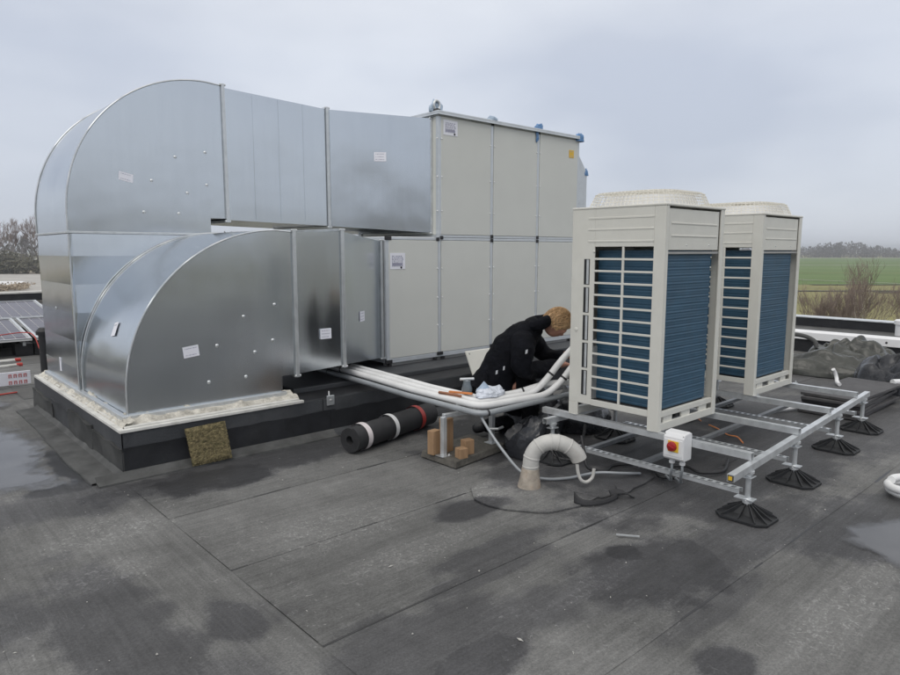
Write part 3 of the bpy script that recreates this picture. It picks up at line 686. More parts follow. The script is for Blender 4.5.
# black corner blocks
for x, z in ((X[0]+.01, Z0+.0), (X[0]+.014, ZM-.016), (X[1]-.03, ZM-.02), (X[1]+.03, ZM+.0), (X[2], ZM+.024), (X[2], ZM-.024), (X[3], ZM+.024), (X[3], ZM-.024), (X[1], Z0+.02), (X[2], Z0+.03), (X[3], Z0+.03), (X[2], ZT-.02), (X[3], ZT-.02)):
    w = .045 if x < 4.4 or (z < .5 and x < 5.2) else .022
    build(MB().box(x-w, AY0-.012, z-.020, x+w, AY0-.004, z+.020), 'corner_block', 'blackpl', ahu, bevel=.003)
# small panel clips on the posts
for i in range(1, 4):
    for zz in (.8, 1.12, 1.45, 2.1, 2.48, 2.9):
        for sx in (-1, 1):
            build(MB().dome((X[i]+sx*.034, AY0-.0045, zz), .011, .008, (0, -1, 0), 8), 'clip', 'white', ahu)
# roof sheet, base frame, feet
build(MB().box(X[1]-.05, AY0-.045, ZT+.002, X[4]+.05, AY1+.045, ZT+.022).box(X[1]-.05, AY0-.045, ZT-.022, X[4]+.05, AY0-.039, ZT+.002).box(X[1]-.05, AY0-.039, ZT-.02, X[1]-.044, AY1+.039, ZT+.002), 'roof_sheet', 'zinc_rail', ahu, bevel=.004)
build(MB().box(X[0]+.02, AY0+.03, .392, X[4]-.02, AY0+.11, .424).box(X[0]+.02, AY1-.11, .392, X[4]-.02, AY1-.03, .424), 'base_frame', 'ac_in', ahu)
for x in (4.34, 5.0, 5.12, 5.9, 6.75, 7.5):
    build(MB().tube([(x, AY0+.012, .392), (x, AY0+.012, .424)], .026, 10), 'foot', 'blackpl', ahu)
sticker(ahu, (5.225, AY0-.004, 3.03), (1, 0, 0), (0, 0, 1), .215, .165, (0, -1, 0), 21, 7)
sticker(ahu, (4.452, AY0-.004, 1.54), (1, 0, 0), (0, 0, 1), .205, .175, (0, -1, 0), 22, 7)
for i, p in enumerate(((5.285, 2.965), (4.50, 1.47))): build(MB().dome((p[0], AY0-.0085, p[1]), .013, .003, (0, -1, 0), 8), 'stamp', 'trouser', ahu)
sticker(ahu, (7.43, AY0-.004, 2.95), (1, 0, 0), (0, 0, 1), .10, .10, (0, -1, 0), 23, 2, 'yellow')
hd = build(MB().prism([(7.608, 2.02), (7.608, 2.985), (7.66, 2.975), (7.862, 2.74), (7.862, 2.02)], 5.85, 7.37), 'rain_hood', 'alu', ahu, bevel=.004)
build(MB().box(7.64, 5.846, 2.0, 7.85, 5.852, 2.02), 'hood_lip', 'alu', hd)
# lifting eye and blue transport film
eye = thing('lifting_eye', 'steel lifting eye on the near top corner of the air handler', 'lifting eye', (5.06, 5.84, 3.197))
build(MB().tube([(5.06+.042*math.cos(a), 5.84, 3.265+.05*math.sin(a)) for a in [2*math.pi*i/20 for i in range(20)]], .014, 8, closed=True), 'ring', 'zinc', eye, smooth=60)
build(MB().tube([(5.06, 5.84, 3.197), (5.06, 5.84, 3.215), (5.06, 5.84, 3.23)], [.05, .045, .02], 14), 'collar', 'blackpl', eye, smooth=40)
def crumple(name, c, sz, m, seed, label=None, cat=None, parent=None, fold=1., nu=26, nv=14, group=None, flatb=True, origin=None):
    """heap of creased sheet: a dome broken into ridges and folds that rests on its own flattened base"""
    cx, cy, cz = c; mb = MB()
    def fn(u, v):
        a = 2*math.pi*u; ph = v*math.pi*.5; r = math.cos(ph)**.6; h = math.sin(ph)
        x, y = math.cos(a)*r, math.sin(a)*r
        d = 1+fold*(.22*nse(x*1.6, y*1.6, h*1.6+seed)+.22*(abs(nse(x*3, y*3, h*3+seed+5))-.2)+.12*(abs(nse(x*7, y*7, h*7+seed+11))-.2)+.05*nse(x*15, y*15, h*15+seed))
        hh = h*d*(1+.25*fold*nse(x*2.3, y*2.3, seed+3))
        return (cx+sz[0]*x*d, cy+sz[1]*y*d, cz+max(0, sz[2]*hh) if v > 0 else cz)
    mb.grid(fn, nu, nv)
    o = build(mb, name, m, parent, smooth=38, fix=False, origin=c if not parent else None)
    if label: tag(o, label, cat, group)
    return o
film = [((5.085, 5.885, 3.197), (.095, .045, .12), 'palefilm', 'pale blue film knotted round the lifting eye'),
        ((5.905, 5.80, 3.197), (.075, .05, .05), 'palefilm', 'scrap of blue film on the first roof joint right of the lifting eye'),
        ((6.755, 5.80, 3.197), (.06, .05, .06), 'blue', 'scrap of blue film on the second roof joint right of the lifting eye'),
        ((7.60, 5.80, 3.13), (.075, .06, .11), 'blue', 'bunched blue film on the far top corner of the air handler'),
        ((7.85, 5.88, 2.70), (.05, .05, .09), 'blue', 'blue film stuck to the corner of the rain hood')]
for i, (c, s_, m, lb) in enumerate(film): crumple('plastic_film', c, s_, m, 60+i*7, lb, 'plastic film', nu=18, nv=9, group='blue transport film')
hang = MB()
def hf(u, v): return (6.69+.05*u+.01*nse(u*3, v*3, 2), AY0-.012-.02*abs(nse(u*2, v*4, 5)), 3.17-.15*v*(1-.3*u))
hang.grid(hf, 4, 8)
hg = build(hang, 'plastic_film', 'blue', origin=(6.72, AY0-.012, 3.02), smooth=50, fix=False)
sm = hg.modifiers.new('thick', 'SOLIDIFY'); sm.thickness = .002
tag(hg, 'thin strip of blue film hanging down the air handler front', 'plastic film', 'blue transport film')

# ================================================================== AIR CONDITIONERS
def make_ac(label):
    root = thing('outdoor_unit', label, 'air conditioner', (0, 0, 0), 'outdoor units on the support frame')
    Wd, D, H = .83, .77, 1.555
    B = lambda mb, n, m='ac', p=None, bv=.003, **k: build(mb, n, m, p or root, bevel=bv, **k)
    # corner posts
    B(MB().box(0, 0, 0, .012, .085, H-.004).box(.012, 0, 0, .045, .012, H-.004), 'corner_post'); B(MB().box(0, D-.205, 0.1, .012, D, H-.004).box(0, D-.085, 0, .012, D, .1), 'corner_post')
    B(MB().box(Wd-.012, 0, 0, Wd, .085, H-.004).box(Wd-.055, 0, 0, Wd-.012, .012, H-.004), 'corner_post'); B(MB().box(Wd-.012, D-.2, 0, Wd, D, H-.004), 'corner_post')
    # front (service) side away from the camera: lower bay open, upper panel in place
    sp_ = B(MB().box(.012, D-.012, .55, Wd-.012, D, H-.004), 'front_panel'); B(MB().box(.03, D-.2, .14, Wd-.03, D-.05, .54), 'control_box', 'ac_in')
    # grille side panels, each with head panel, sill and bars
    for side in (0, 1):
        x0, x1 = (0, .012) if side == 0 else (Wd-.012, Wd)
        y0, y1 = .085, D-.205
        B(MB().box(x0, y0, H-.276, x1, y1, H-.004), 'head_panel'); B(MB().box(x0, y0, .098, x1, y1, .143), 'sill')
        for zz in (H-.07, H-.15, H-.235):
            dx = -.003 if side == 0 else .003
            B(MB().hexa([(x0+dx if side == 0 else x1+dx, y0+.0, zz-.007), (x0+dx if side == 0 else x1+dx, y1+.06, zz-.007), (x0+.004 if side == 0 else x1-.004, y1+.06, zz-.012), (x0+.004 if side == 0 else x1-.004, y0, zz-.012)],
                        [(x0+dx if side == 0 else x1+dx, y0+.0, zz+.003), (x0+dx if side == 0 else x1+dx, y1+.06, zz+.003), (x0+.004 if side == 0 else x1-.004, y1+.06, zz+.008), (x0+.004 if side == 0 else x1-.004, y0, zz+.008)]), 'pressed_rib', bv=0)
        zb, zt = .143, H-.276
        for i in range(1, 13):
            z = zb+(zt-zb)*i/13; B(MB().box(x0+.001, y0, z-.0075, x1-.001, y1, z+.0075), 'grille_bar', bv=.002)
        ym = (y0+y1)/2; B(MB().box(x0+.0005, ym-.009, zb, x1-.0005, ym+.009, zt), 'grille_mullion', bv=.002)
    # slotted pipe cover beside the grille
    for i in range(5):
        z0 = .17+.208*i; sl = B(MB().box(-.0015, D-.165, z0, .0125, D-.115, z0+.188), 'slot', 'blackpl', bv=0)
        B(MB().box(-.003, D-.158, z0+.004, -.0012, D-.138, z0+.184), 'slot_strip', 'zinc', sl, bv=0)
    for z in (.66, 1.245): B(MB().dome((-.0005, D-.055 if z < 1 else D-.20, z), .017 if z < 1 else .010, .006, (-1, 0, 0), 12), 'plug', 'ac', bv=0)
    # coil side facing right: full-height fins, head panel and slotted base
    B(MB().box(.06, .010, H-.30, Wd-.07, .022, H-.02), 'head_panel')
    for zz in (H-.115, H-.20): B(MB().hexa([(.09, .010, zz-.012), (Wd-.10, .010, zz-.012), (Wd-.10, .006, zz-.006), (.09, .006, zz-.006)], [(.09, .010, zz+.004), (Wd-.10, .010, zz+.004), (Wd-.10, .006, zz+.001), (.09, .006, zz+.001)]), 'pressed_rib', bv=0)
    B(MB().box(.045, .012, H-.328, Wd-.055, .03, H-.31), 'head_rail', 'ac_in')
    for x in (.30, .62): B(MB().dome((x, .010, H-.265), .006, .005, (0, -1, 0), 8), 'screw', 'zinc', bv=0)
    def coil(p, q, nrm):
        p, q, nrm = Vector(p), Vector(q), Vector(nrm); mb = MB(); n = 110; z0, z1 = .145, H-.30; vs_ = []
        for i in range(n+1):
            k = .0016 if i % 2 else 0.
            k += .0008*math.sin(i*1.9)
            for j in range(5):
                t = j/4; w = p*(1-t)+q*t+nrm*(k+.003*nse(t*3, i*.12, 3)); vs_.append((w.x, w.y, z0+(z1-z0)*i/n))
        mb.add(vs_, [(i*5+j, i*5+j+1, i*5+6+j, i*5+5+j) for i in range(n) for j in range(4)])
        return build(mb, 'coil', 'coil', root, fix=False)
    coil((.079, .035, 0), (Wd-.125, .035, 0), (0, -1, 0)); coil((.075, D-.19, 0), (.075, .08, 0), (-1, 0, 0)); coil((Wd-.08, .08, 0), (Wd-.08, D-.19, 0), (1, 0, 0))
    B(MB().box(.082, .045, .13, Wd-.13, .06, H-.3).box(.085, .09, .13, .10, D-.2, H-.3), 'coil_backing', 'blackpl', bv=0)
    B(MB().box(.045, .008, .095, Wd-.055, .035, .135), 'base_rail'); B(MB().box(.045, .004, 0, Wd-.055, .022, .055), 'base_skid')
    for x in (.10, .35, .60): B(MB().box(x, .018, .055, x+.12, .03, .096), 'base_web', 'ac', bv=0)
    B(MB().box(.012, .036, .10, Wd-.012, D-.012, .128), 'drain_pan', 'ac_in', bv=0)
    B(MB().box(.02, D-.06, 0, Wd-.02, D-.012, .05), 'base_skid')
    # lid with rolled edge and bell mouth
    lid = MB().box(-.004, -.004, H-.004, Wd+.004, D+.004, H+.012)
    ld = B(lid, 'lid', bv=.005)
    cx, cy = Wd/2, D/2
    bell = MB(); prof = [(.355, .012), (.345, .03), (.325, .07), (.318, .088), (.300, .088), (.30, -.1)]; ns = 40
    bell.add([(cx+r_*math.cos(2*math.pi*k/ns), cy+r_*math.sin(2*math.pi*k/ns), H+z) for r_, z in prof for k in range(ns)],
             [(i*ns+k, i*ns+(k+1) % ns, (i+1)*ns+(k+1) % ns, (i+1)*ns+k) for i in range(len(prof)-1) for k in range(ns)])
    B(bell, 'bell_mouth', 'white', ld, bv=0, smooth=40)
    # fan
    fan = MB().tube([(cx, cy, H-.10), (cx, cy, H+.02)], .07, 16)
    for k in range(4):
        a0 = k*math.pi/2
        fan.grid(lambda u, v: (cx+(.06+.23*u)*math.cos(a0+1.0*v+.3*u), cy+(.06+.23*u)*math.sin(a0+1.0*v+.3*u), H-.09+.08*v), 5, 4)
    B(fan, 'fan', 'blackpl', ld, bv=0, smooth=40)
    # wire fan guard: splayed side wires, rings, spokes on top
    g = MB(); RB, RT, HG = .372, .318, .115
    sq = lambda a: 1/((abs(math.cos(a))**4+abs(math.sin(a))**4)**.25)
    for k in range(72):
        a = 2*math.pi*k/72; c_, s_ = math.cos(a)*sq(a), math.sin(a)*sq(a)
        g.tube([(cx+RB*c_, cy+RB*s_, H+.012), (cx+(RT+.02)*c_, cy+(RT+.02)*s_, H+HG*.8), (cx+RT*c_, cy+RT*s_, H+HG), (cx+(.1 if k % 3 == 0 else .2)*c_, cy+(.1 if k % 3 == 0 else .2)*s_, H+HG+.006)], .0026, 4, caps=False)
    for r_, z in [(RB, .014), (RB-.012, .04), (RB-.02, .062), (RB-.028, .084), (RT+.018, .104), (RT, HG)]+[(r2, HG+.003) for r2 in (.28, .245, .21, .175, .14, .105)]:
        g.tube([(cx+r_*math.cos(2*math.pi*k/56)*sq(2*math.pi*k/56), cy+r_*math.sin(2*math.pi*k/56)*sq(2*math.pi*k/56), H+z) for k in range(56)], .003 if z < HG else .0026, 4, closed=True)
    g.tube([(cx, cy, H+HG+.0), (cx, cy, H+HG+.008)], .1, 20)
    build(g, 'fan_guard', 'guard', ld, fix=False, smooth=60)
    return root
ac1 = make_ac('nearer blue-coiled ivory outdoor unit beside the red and yellow switch'); ac1.location = (4.075, 2.38, .40)
ac2 = copy_tree(ac1); ac2.location = (5.745, 2.455, .40); ac2['label'] = 'farther blue-coiled ivory outdoor unit at the right, towards the field'

# ================================================================== SUPPORT FRAME
fr = thing('support_frame', 'galvanised strut frame on black rubber feet under both outdoor units', 'support frame', (5.4, 2.5, 0))
def channel(p, q, w, h, name='rail', z_up=True, m='zinc', parent=None):
    """strut channel open at the bottom, ends open"""
    p, q = Vector(p), Vector(q); d = (q-p).normalized(); s_ = d.cross(Vector((0, 0, 1))).normalized(); u = Vector((0, 0, 1)); t = .004; mb = MB()
    prof = [(-w/2, 0), (-w/2, h), (w/2, h), (w/2, 0), (w/2-.010, 0), (w/2-.010, t), (w/2-t, t), (w/2-t, h-t), (-w/2+t, h-t), (-w/2+t, t), (-w/2+.010, t), (-w/2+.010, 0)]
    n = len(prof); mb.add([p+s_*a+u*b for a, b in prof]+[q+s_*a+u*b for a, b in prof], [tuple(range(n)), tuple(range(2*n-1, n-1, -1))]+[(i, (i+1) % n, n+(i+1) % n, n+i) for i in range(n)])
    return build(mb, name, m, parent or fr)
ye = {0: 1.735, 1: 1.765, 2: 1.845, 3: 1.905}; RXS = (4.105, 4.935, 5.775, 6.605)
for i, x in enumerate(RXS): channel((x, ye[i], .355), (x, 3.42, .355), .045, .044)
def cross(x): return 1.70+(x-3.742)*(1.905-1.70)/(6.62-3.742)
channel((3.742, cross(3.742), .308), (6.98, cross(6.98), .308), .043, .043); channel((3.95, 3.28, .308), (6.98, 3.32, .308), .043, .043)
ec = build(MB().box(3.738, cross(3.742)-.017, .312, 3.746, cross(3.742)+.017, .347), 'end_cap', 'bit_pale', fr)
build(MB().box(3.735, cross(3.742)-.011, .318, 3.739, cross(3.742)+.011, .341), 'yellow_plug', 'yellow', ec)
feet = [(4.035, cross(4.035)), (4.925, cross(4.925)), (6.01, cross(6.01)), (6.84, cross(6.84)), (4.035, 3.27), (4.925, 3.29), (6.01, 3.30), (6.84, 3.31)]
def foot_mesh(fx, fy):
    a, b, h = .125, .158, .085; f_ = MB(); c = .05
    base = [(-a, -b+c), (-a+c, -b), (a-c, -b), (a, -b+c), (a, b-c), (a-c, b), (-a+c, b), (-a, b-c)]; n = len(base); top = [(x*.22, y*.2) for x, y in base]
    vs_ = [(fx+x*1.03, fy+y*1.03, .009) for x, y in base]+[(fx+x*1.03, fy+y*1.03, .022) for x, y in base]+[(fx+x*.95, fy+y*.95, .025) for x, y in base]+[(fx+x*.55, fy+y*.55, .040) for x, y in base]+[(fx+x, fy+y, h) for x, y in top]
    fs = [(i*n+k, i*n+(k+1) % n, (i+1)*n+(k+1) % n, (i+1)*n+k) for i in range(4) for k in range(n)]+[tuple(range(n-1, -1, -1)), tuple(4*n+k for k in range(n))]
    f_.add(vs_, fs); return f_, base
for fx, fy in feet:
    mb, base = foot_mesh(fx, fy); fo = build(mb, 'rubber_foot', 'rubber', fr, smooth=25)
    for (bx, by) in base+[(0, -.158), (.125, 0), (0, .158), (-.125, 0)]:
        build(MB().hexa([(fx+bx*.98-by*.02, fy+by*.98+bx*.02, .02), (fx+bx*.98+by*.02, fy+by*.98-bx*.02, .02), (fx+bx*.16+by*.02, fy+by*.16-bx*.02, .02), (fx+bx*.16-by*.02, fy+by*.16+bx*.02, .02)],
                        [(fx+bx*.98-by*.02, fy+by*.98+bx*.02, .031), (fx+bx*.98+by*.02, fy+by*.98-bx*.02, .031), (fx+bx*.16+by*.02, fy+by*.16-bx*.02, .102), (fx+bx*.16-by*.02, fy+by*.16+bx*.02, .102)]), 'rib', 'rubber', fo)
    build(MB().tube([(fx, fy, .08), (fx, fy, .307)], .0165, 12), 'post', 'zinc', fr, smooth=40)
    build(MB().tube([(fx, fy, .28), (fx, fy, .288), (fx, fy, .292), (fx, fy, .306)], [.026, .026, .034, .034], 8), 'top_collar', 'zinc', fr)
    build(MB().box(fx-.04, fy-.03, .262, fx+.04, fy+.03, .270), 'clamp_plate', 'zinc_rail', fr, bevel=.002)
    build(MB().tube([(fx, fy, .098), (fx, fy, .118), (fx, fy, .13)], [.03, .03, .022], 8), 'bottom_collar', 'zinc', fr)
    build(MB().box(fx-.028, fy-.045, .118, fx+.032, fy+.075, .128), 'clamp_plate', 'zinc_rail', fr, bevel=.002)
def perforated(p, q, w=.052, h=.026):
    p, q = Vector(p), Vector(q); d = (q-p).normalized(); s_ = d.cross(Vector((0, 0, 1))).normalized(); u = Vector((0, 0, 1)); mb = MB(); L = (q-p).length
    for sg in (-1, 1): mb.bar(p+s_*sg*(w/2-.002)+u*h/2, q+s_*sg*(w/2-.002)+u*h/2, .004, h); mb.bar(p+s_*sg*(w/2-.004)+u*h, q+s_*sg*(w/2-.004)+u*h, .008, .004)
    k = 0.01
    while k < L-.03: mb.bar(p+d*k+u*(h+.0003), p+d*(k+.022)+u*(h+.0003), w-.014, .0036); k += .052
    return build(mb, 'perforated_channel', 'zinc', fr)
for i, (fx, fy) in enumerate(feet[:4]): perforated((fx+.06, fy+.07, .128), (fx+.06, 3.24, .128))
for yy in (2.56, 3.03): channel((4.12, yy, .098), (6.9, yy+.04, .098), .04, .03, 'low_strut', m='strut_dull')
# hold-down clips on the rails under the unit feet
for i, x in enumerate(RXS):
    for yy in (2.44, 3.10): build(MB().box(x-.035, yy-.02, .399, x+.035, yy+.02, .403).tube([(x+.028, yy, .403), (x+.028, yy, .42)], .006, 6), 'hold_down_clip', 'zinc_rail', fr)

# isolator switch
sw = thing('isolator_switch', 'white isolator box with red rotary knob on a yellow plate', 'switch', (4.0, 2.13, .26))
bx = MB(); bx.prism([(3.965, .285), (3.965, .425), (3.985, .455), (4.05, .462), (4.078, .45), (4.078, .27), (3.985, .268)], 2.058, 2.205)
build(bx, 'box', 'white', sw, bevel=.008)
build(MB().box(3.961, 2.066, .30, 3.967, 2.197, .413), 'cover', 'white', sw, bevel=.003)
build(MB().box(3.956, 2.090, .330, 3.962, 2.166, .405), 'yellow_plate', 'yellow', sw, bevel=.003)
kn = build(MB().tube([(3.957, 2.135, .368), (3.942, 2.135, .368), (3.939, 2.135, .368)], [.034, .031, .026], 20), 'knob', 'red', sw, smooth=40)
build(MB().bar((3.939, 2.112, .360), (3.939, 2.158, .376), .012, .012, (1, 0, 0)), 'handle', 'red', kn, bevel=.003)
for yy in (2.09, 2.165):
    gl = build(MB().tube([(4.02, yy, .27), (4.02, yy, .252), (4.02, yy, .250), (4.02, yy, .236)], [.017, .017, .021, .019], 8), 'cable_gland', 'white', sw)
    build(MB().tube(smooth_path([(4.02, yy, .24), (4.02, yy, .19), (4.06, yy+.03, .13), (4.16, yy+.08, .06), (4.3, yy+.2, .03)]), .009, 8), 'cable', 'pipe_grey', gl, smooth=60)
for yy, zz in ((2.066, .44), (2.197, .44), (2.066, .285)): build(MB().dome((3.976 if zz > .3 else 3.964, yy, zz), .005, .004, (-1, 0, 0), 8), 'screw', 'ac_in', sw)
build(MB().box(4.078, 2.10, .36, 4.083, 2.16, .40), 'mount', 'zinc', sw)
sw.location.y += .065

# ================================================================== PIPES and their support
slab = tag(build(MB().add([(3.30, 4.02, .01), (3.30, 3.60, .01), (3.96, 3.69, .01), (3.95, 4.12, .01), (3.31, 4.01, .062), (3.31, 3.61, .062), (3.95, 3.70, .062), (3.94, 4.11, .062)],
     [(3, 2, 1, 0), (4, 5, 6, 7), (0, 1, 5, 4), (1, 2, 6, 5), (2, 3, 7, 6), (3, 0, 4, 7)]), 'paving_slab', 'slabc', origin=(3.6, 3.85, .01), bevel=.006), 'mossy concrete paving slab under the pipe stand', 'paving slab')
st = thing('pipe_stand', 'galvanised two-post stand carrying the white pipes above the slab', 'pipe stand', (3.6, 3.79, .062))
for x in (3.345, 3.88):
    build(MB().box(x-.019, 3.77, .066, x+.019, 3.81, .335 if x > 3.5 else .372), 'post', 'zinc', st, bevel=.004)
    build(MB().box(x-.045, 3.745, .062, x+.045, 3.835, .067), 'base_plate', 'zinc_rail', st)
    build(MB().dome((x+.032, 3.76, .067), .008, .01, (0, 0, 1), 8), 'bolt', 'zinc', st)
build(MB().bar((3.345, 3.79, .38), (3.95, 3.79, .36), .040, .030), 'cross_rail', 'zinc', st, bevel=.003)
for x in (3.50, 3.64): build(MB().tube([(x, 3.79, .375), (x, 3.79, .41), (x, 3.79, .415), (x, 3.79, .445)], [.009, .009, .017, .022], 8), 'clamp', 'zinc', st)
build(MB().tube([(3.80, 3.76, .20), (3.86, 3.70, .20), (3.92, 3.70, .205)], .012, 8), 'side_spigot', 'zinc_rail', st)
for i, (p, sz, rot, lb) in enumerate((((3.325, 3.88, .062), (.085, .065, .19), .1, 'left upright timber block behind the stand post'), ((3.445, 3.87, .062), (.085, .075, .27), .12, 'tallest upright timber block beside the stand post'),
        ((3.415, 3.66, .062), (.075, .075, .078), -.2, 'small cube-like timber block at the slab front'), ((3.52, 3.705, .062), (.085, .07, .115), -.15, 'medium timber block behind the small cube on the slab'))):
    o = tag(build(MB().box(-sz[0]/2, -sz[1]/2, 0, sz[0]/2, sz[1]/2, sz[2]), 'timber_block', 'wood', bevel=.003), lb, 'timber block', 'timber offcuts on the slab'); o.location = p; o.rotation_euler.z = rot
# refrigerant and water pipes: (corner x, corner y, z, radius, end x, end kind)
def wob(pts, a, seed): return [Vector(p)+Vector((a*nse(p[0]*3, p[1]*3, seed), a*nse(p[0]*3, p[1]*3, seed+7), a*.5*nse(p[0]*2, p[1]*2, seed+3))) for p in pts]
def run(x0, xc, yc, z, xe, ye_, up, r):
    P = [(x0, 6.9, z-.02), (x0, 6.2, z-.015), (x0*.6+xc*.4, 5.3, z-.005), (xc, 4.3, z)]; Q = smooth_path(P, 5)+[Vector((xc, yc, z))]
    Q = Q[:-1]+[Vector((xc, yc, z)), Vector((xe, ye_, z+.0))]+[Vector(p) for p in up]
    return wob(fillet(Q, .11, 5), .006, x0*10)
pipes = [('grey_pipe', 'grey bare pipe running lowest at the front of the bundle', 'pipe_grey', run(3.58, 3.44, 3.47, .435, 4.25, 3.47, [(4.7, 3.47, .435)], .027), .023),
         ('insulated_pipe', 'front white insulated pipe that turns up beside the outdoor unit', 'pipe_white', run(3.66, 3.51, 3.55, .470, 4.20, 3.48, [(4.31, 3.42, .57), (4.40, 3.36, .72), (4.55, 3.30, .86)], .03), .0275),
         ('insulated_pipe', 'second white insulated pipe that turns up beside the outdoor unit', 'pipe_white', run(3.74, 3.587, 3.632, .476, 4.14, 3.57, [(4.24, 3.50, .60), (4.34, 3.43, .76), (4.5, 3.36, .92)], .03), .0275),
         ('insulated_pipe', 'rear white insulated pipe ending in a long bow towards the unit', 'pipe_white', run(3.82, 3.664, 3.712, .482, 4.02, 3.66, [(4.25, 3.56, .545), (4.42, 3.42, .56)], .03), .026)]
for nm, lb, m, pts, r in pipes:
    o = tag(build(MB().tube(pts, r, 14), nm, m, origin=pts[0], smooth=50), lb, 'pipe', 'pipes from the air handler to the outdoor units')
    # dark joint tape bands
    for k in ((len(pts)*2//5), len(pts)-9):
        a, b = pts[k], pts[k+1]; d = (b-a).normalized()
        build(MB().tube([a-d*.008, a+d*.008], r+.0025, 14, caps=False), 'joint_band', 'blackpl', o, smooth=60)
cj = tag(build(MB().tube([(3.50, 4.02, .508), (3.51, 3.94, .510), (3.52, 3.86, .510), (3.53, 3.79, .508)], .012, 8), 'copper_offcut', 'copper', origin=(3.53, 3.9, .54), smooth=60), 'short bare copper offcut lying on the white pipes', 'copper pipe')
cd = tag(build(MB().tube(smooth_path([(3.50, 3.56, .44), (3.47, 3.46, .36), (3.47, 3.28, .20), (3.50, 3.10, .06), (3.58, 2.96, .035), (3.72, 2.86, .035), (3.9, 2.75, .06), (4.03, 2.62, .06), (4.2, 2.58, .03)], 8), .0105, 10), 'grey_conduit', 'pipe_grey', origin=(3.5, 3.1, .05), smooth=60), 'thin grey conduit drooping from the pipes past the vent', 'conduit')

# small things left on the pipes
crumple('plastic_bag', (3.74, 3.68, .505), (.15, .075, .06), 'tissue', 91, 'crumpled clear plastic wrapping lying on the pipes before the worker', 'plastic bag', nu=30, nv=12)
pot = thing('hand_tool', 'small dark grey tool with a pale cross bar standing on the pipes', 'tool', (3.66, 3.86, .55))
build(MB().tube([(3.66, 3.86, .506), (3.66, 3.86, .54), (3.66, 3.86, .58), (3.66, 3.86, .605)], [.042, .045, .032, .03], 12), 'body', 'glassgrey', pot, smooth=40)
build(MB().tube([(3.61, 3.89, .62), (3.71, 3.83, .62)], .011, 8).tube([(3.66, 3.86, .60), (3.66, 3.86, .625)], .012, 8), 'handle', 'zinc', pot, smooth=40)
cup = tag(build(MB().tube([(3.68, 3.745, .52), (3.71, 3.72, .555), (3.735, 3.70, .585)], [.032, .036, .043], 12), 'plastic_cup', 'palefilm', origin=(3.70, 3.73, .55), smooth=40), 'tilted bluish plastic cup among the clear wrapping', 'cup')
mk = tag(build(MB().bar((3.565, 3.97, .513), (3.635, 3.77, .516), .02, .016), 'orange_stick', 'orange', origin=(3.62, 3.8, .56), bevel=.003), 'flat orange pencil-like stick lying across the pipes', 'pencil')

# leaning service panel
pn = thing('service_panel', 'ivory service panel taken off and leaned against the curb behind the worker', 'panel', (5.0, 4.8, .012))
pa = MB().hexa([(4.80, 4.80, .012), (5.60, 4.80, .012), (5.60, 4.82, .016), (4.80, 4.82, .016)], [(4.755, 5.035, .60), (5.56, 5.035, .60), (5.56, 5.055, .603), (4.755, 5.055, .603)])
build(pa, 'sheet', 'ac', pn, bevel=.005)
for x, z in ((4.80, .575), (5.52, .575)): build(MB().dome((x, 5.025, z), .010, .006, (0, -.93, .36), 8), 'screw_hole', 'ac_in', pn)

# ================================================================== VENT, ROLL, MAT and loose pieces
gv = thing('gooseneck_vent', 'weathered grey plastic gooseneck vent pipe rising from the roof', 'vent pipe', (3.42, 2.97, .01))
dx, dy = .743, -.669
gp = lambda f_, z: (3.42+dx*f_, 2.97+dy*f_, z)
build(MB().tube([gp(0, .008), gp(.003, .06), gp(.006, .13), gp(.007, .15)], [.083, .074, .062, .060], 22), 'cone_base', 'pvc_base', gv, smooth=40)
path = [gp(.008, .15), gp(.010, .20), gp(.022, .25), gp(.052, .295), gp(.10, .325), gp(.16, .335), gp(.22, .325), gp(.28, .295), gp(.325, .25), gp(.345, .21)]
path = smooth_path(path, 4)
tb = MB().tube(path, .056, 22, caps=False); tb.tube(list(reversed(path)), .050, 22, caps=False)
bend = build(tb, 'bend', 'pvc', gv, smooth=50, fix=False)
for k in (1, 6, 13, 19, 22, 27):
    a, b = path[k], path[k+1]; d = (b-a).normalized()
    build(MB().tube([a-d*.007, a-d*.004, a+d*.004, a+d*.007], [.056, .0590, .0590, .056], 22, caps=False), 'collar', 'pvc', bend, smooth=60)
hk = tag(build(MB().tube(smooth_path([(3.64, 2.73, .19), (3.645, 2.72, .12), (3.655, 2.70, .075), (3.69, 2.68, .06), (3.725, 2.66, .09), (3.735, 2.655, .15)], 5), .012, 10), 'drain_hose', 'pvc', origin=(3.68, 2.69, .05), smooth=60), 'short curled grey hose dangling from the vent mouth', 'hose')
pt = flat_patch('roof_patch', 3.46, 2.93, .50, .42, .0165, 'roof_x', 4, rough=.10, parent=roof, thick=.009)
pt2 = flat_patch('roof_patch', 3.92, 2.72, .36, .26, .0185, 'roof_y', 8, rough=.15, parent=roof, thick=.010, sq=.6)
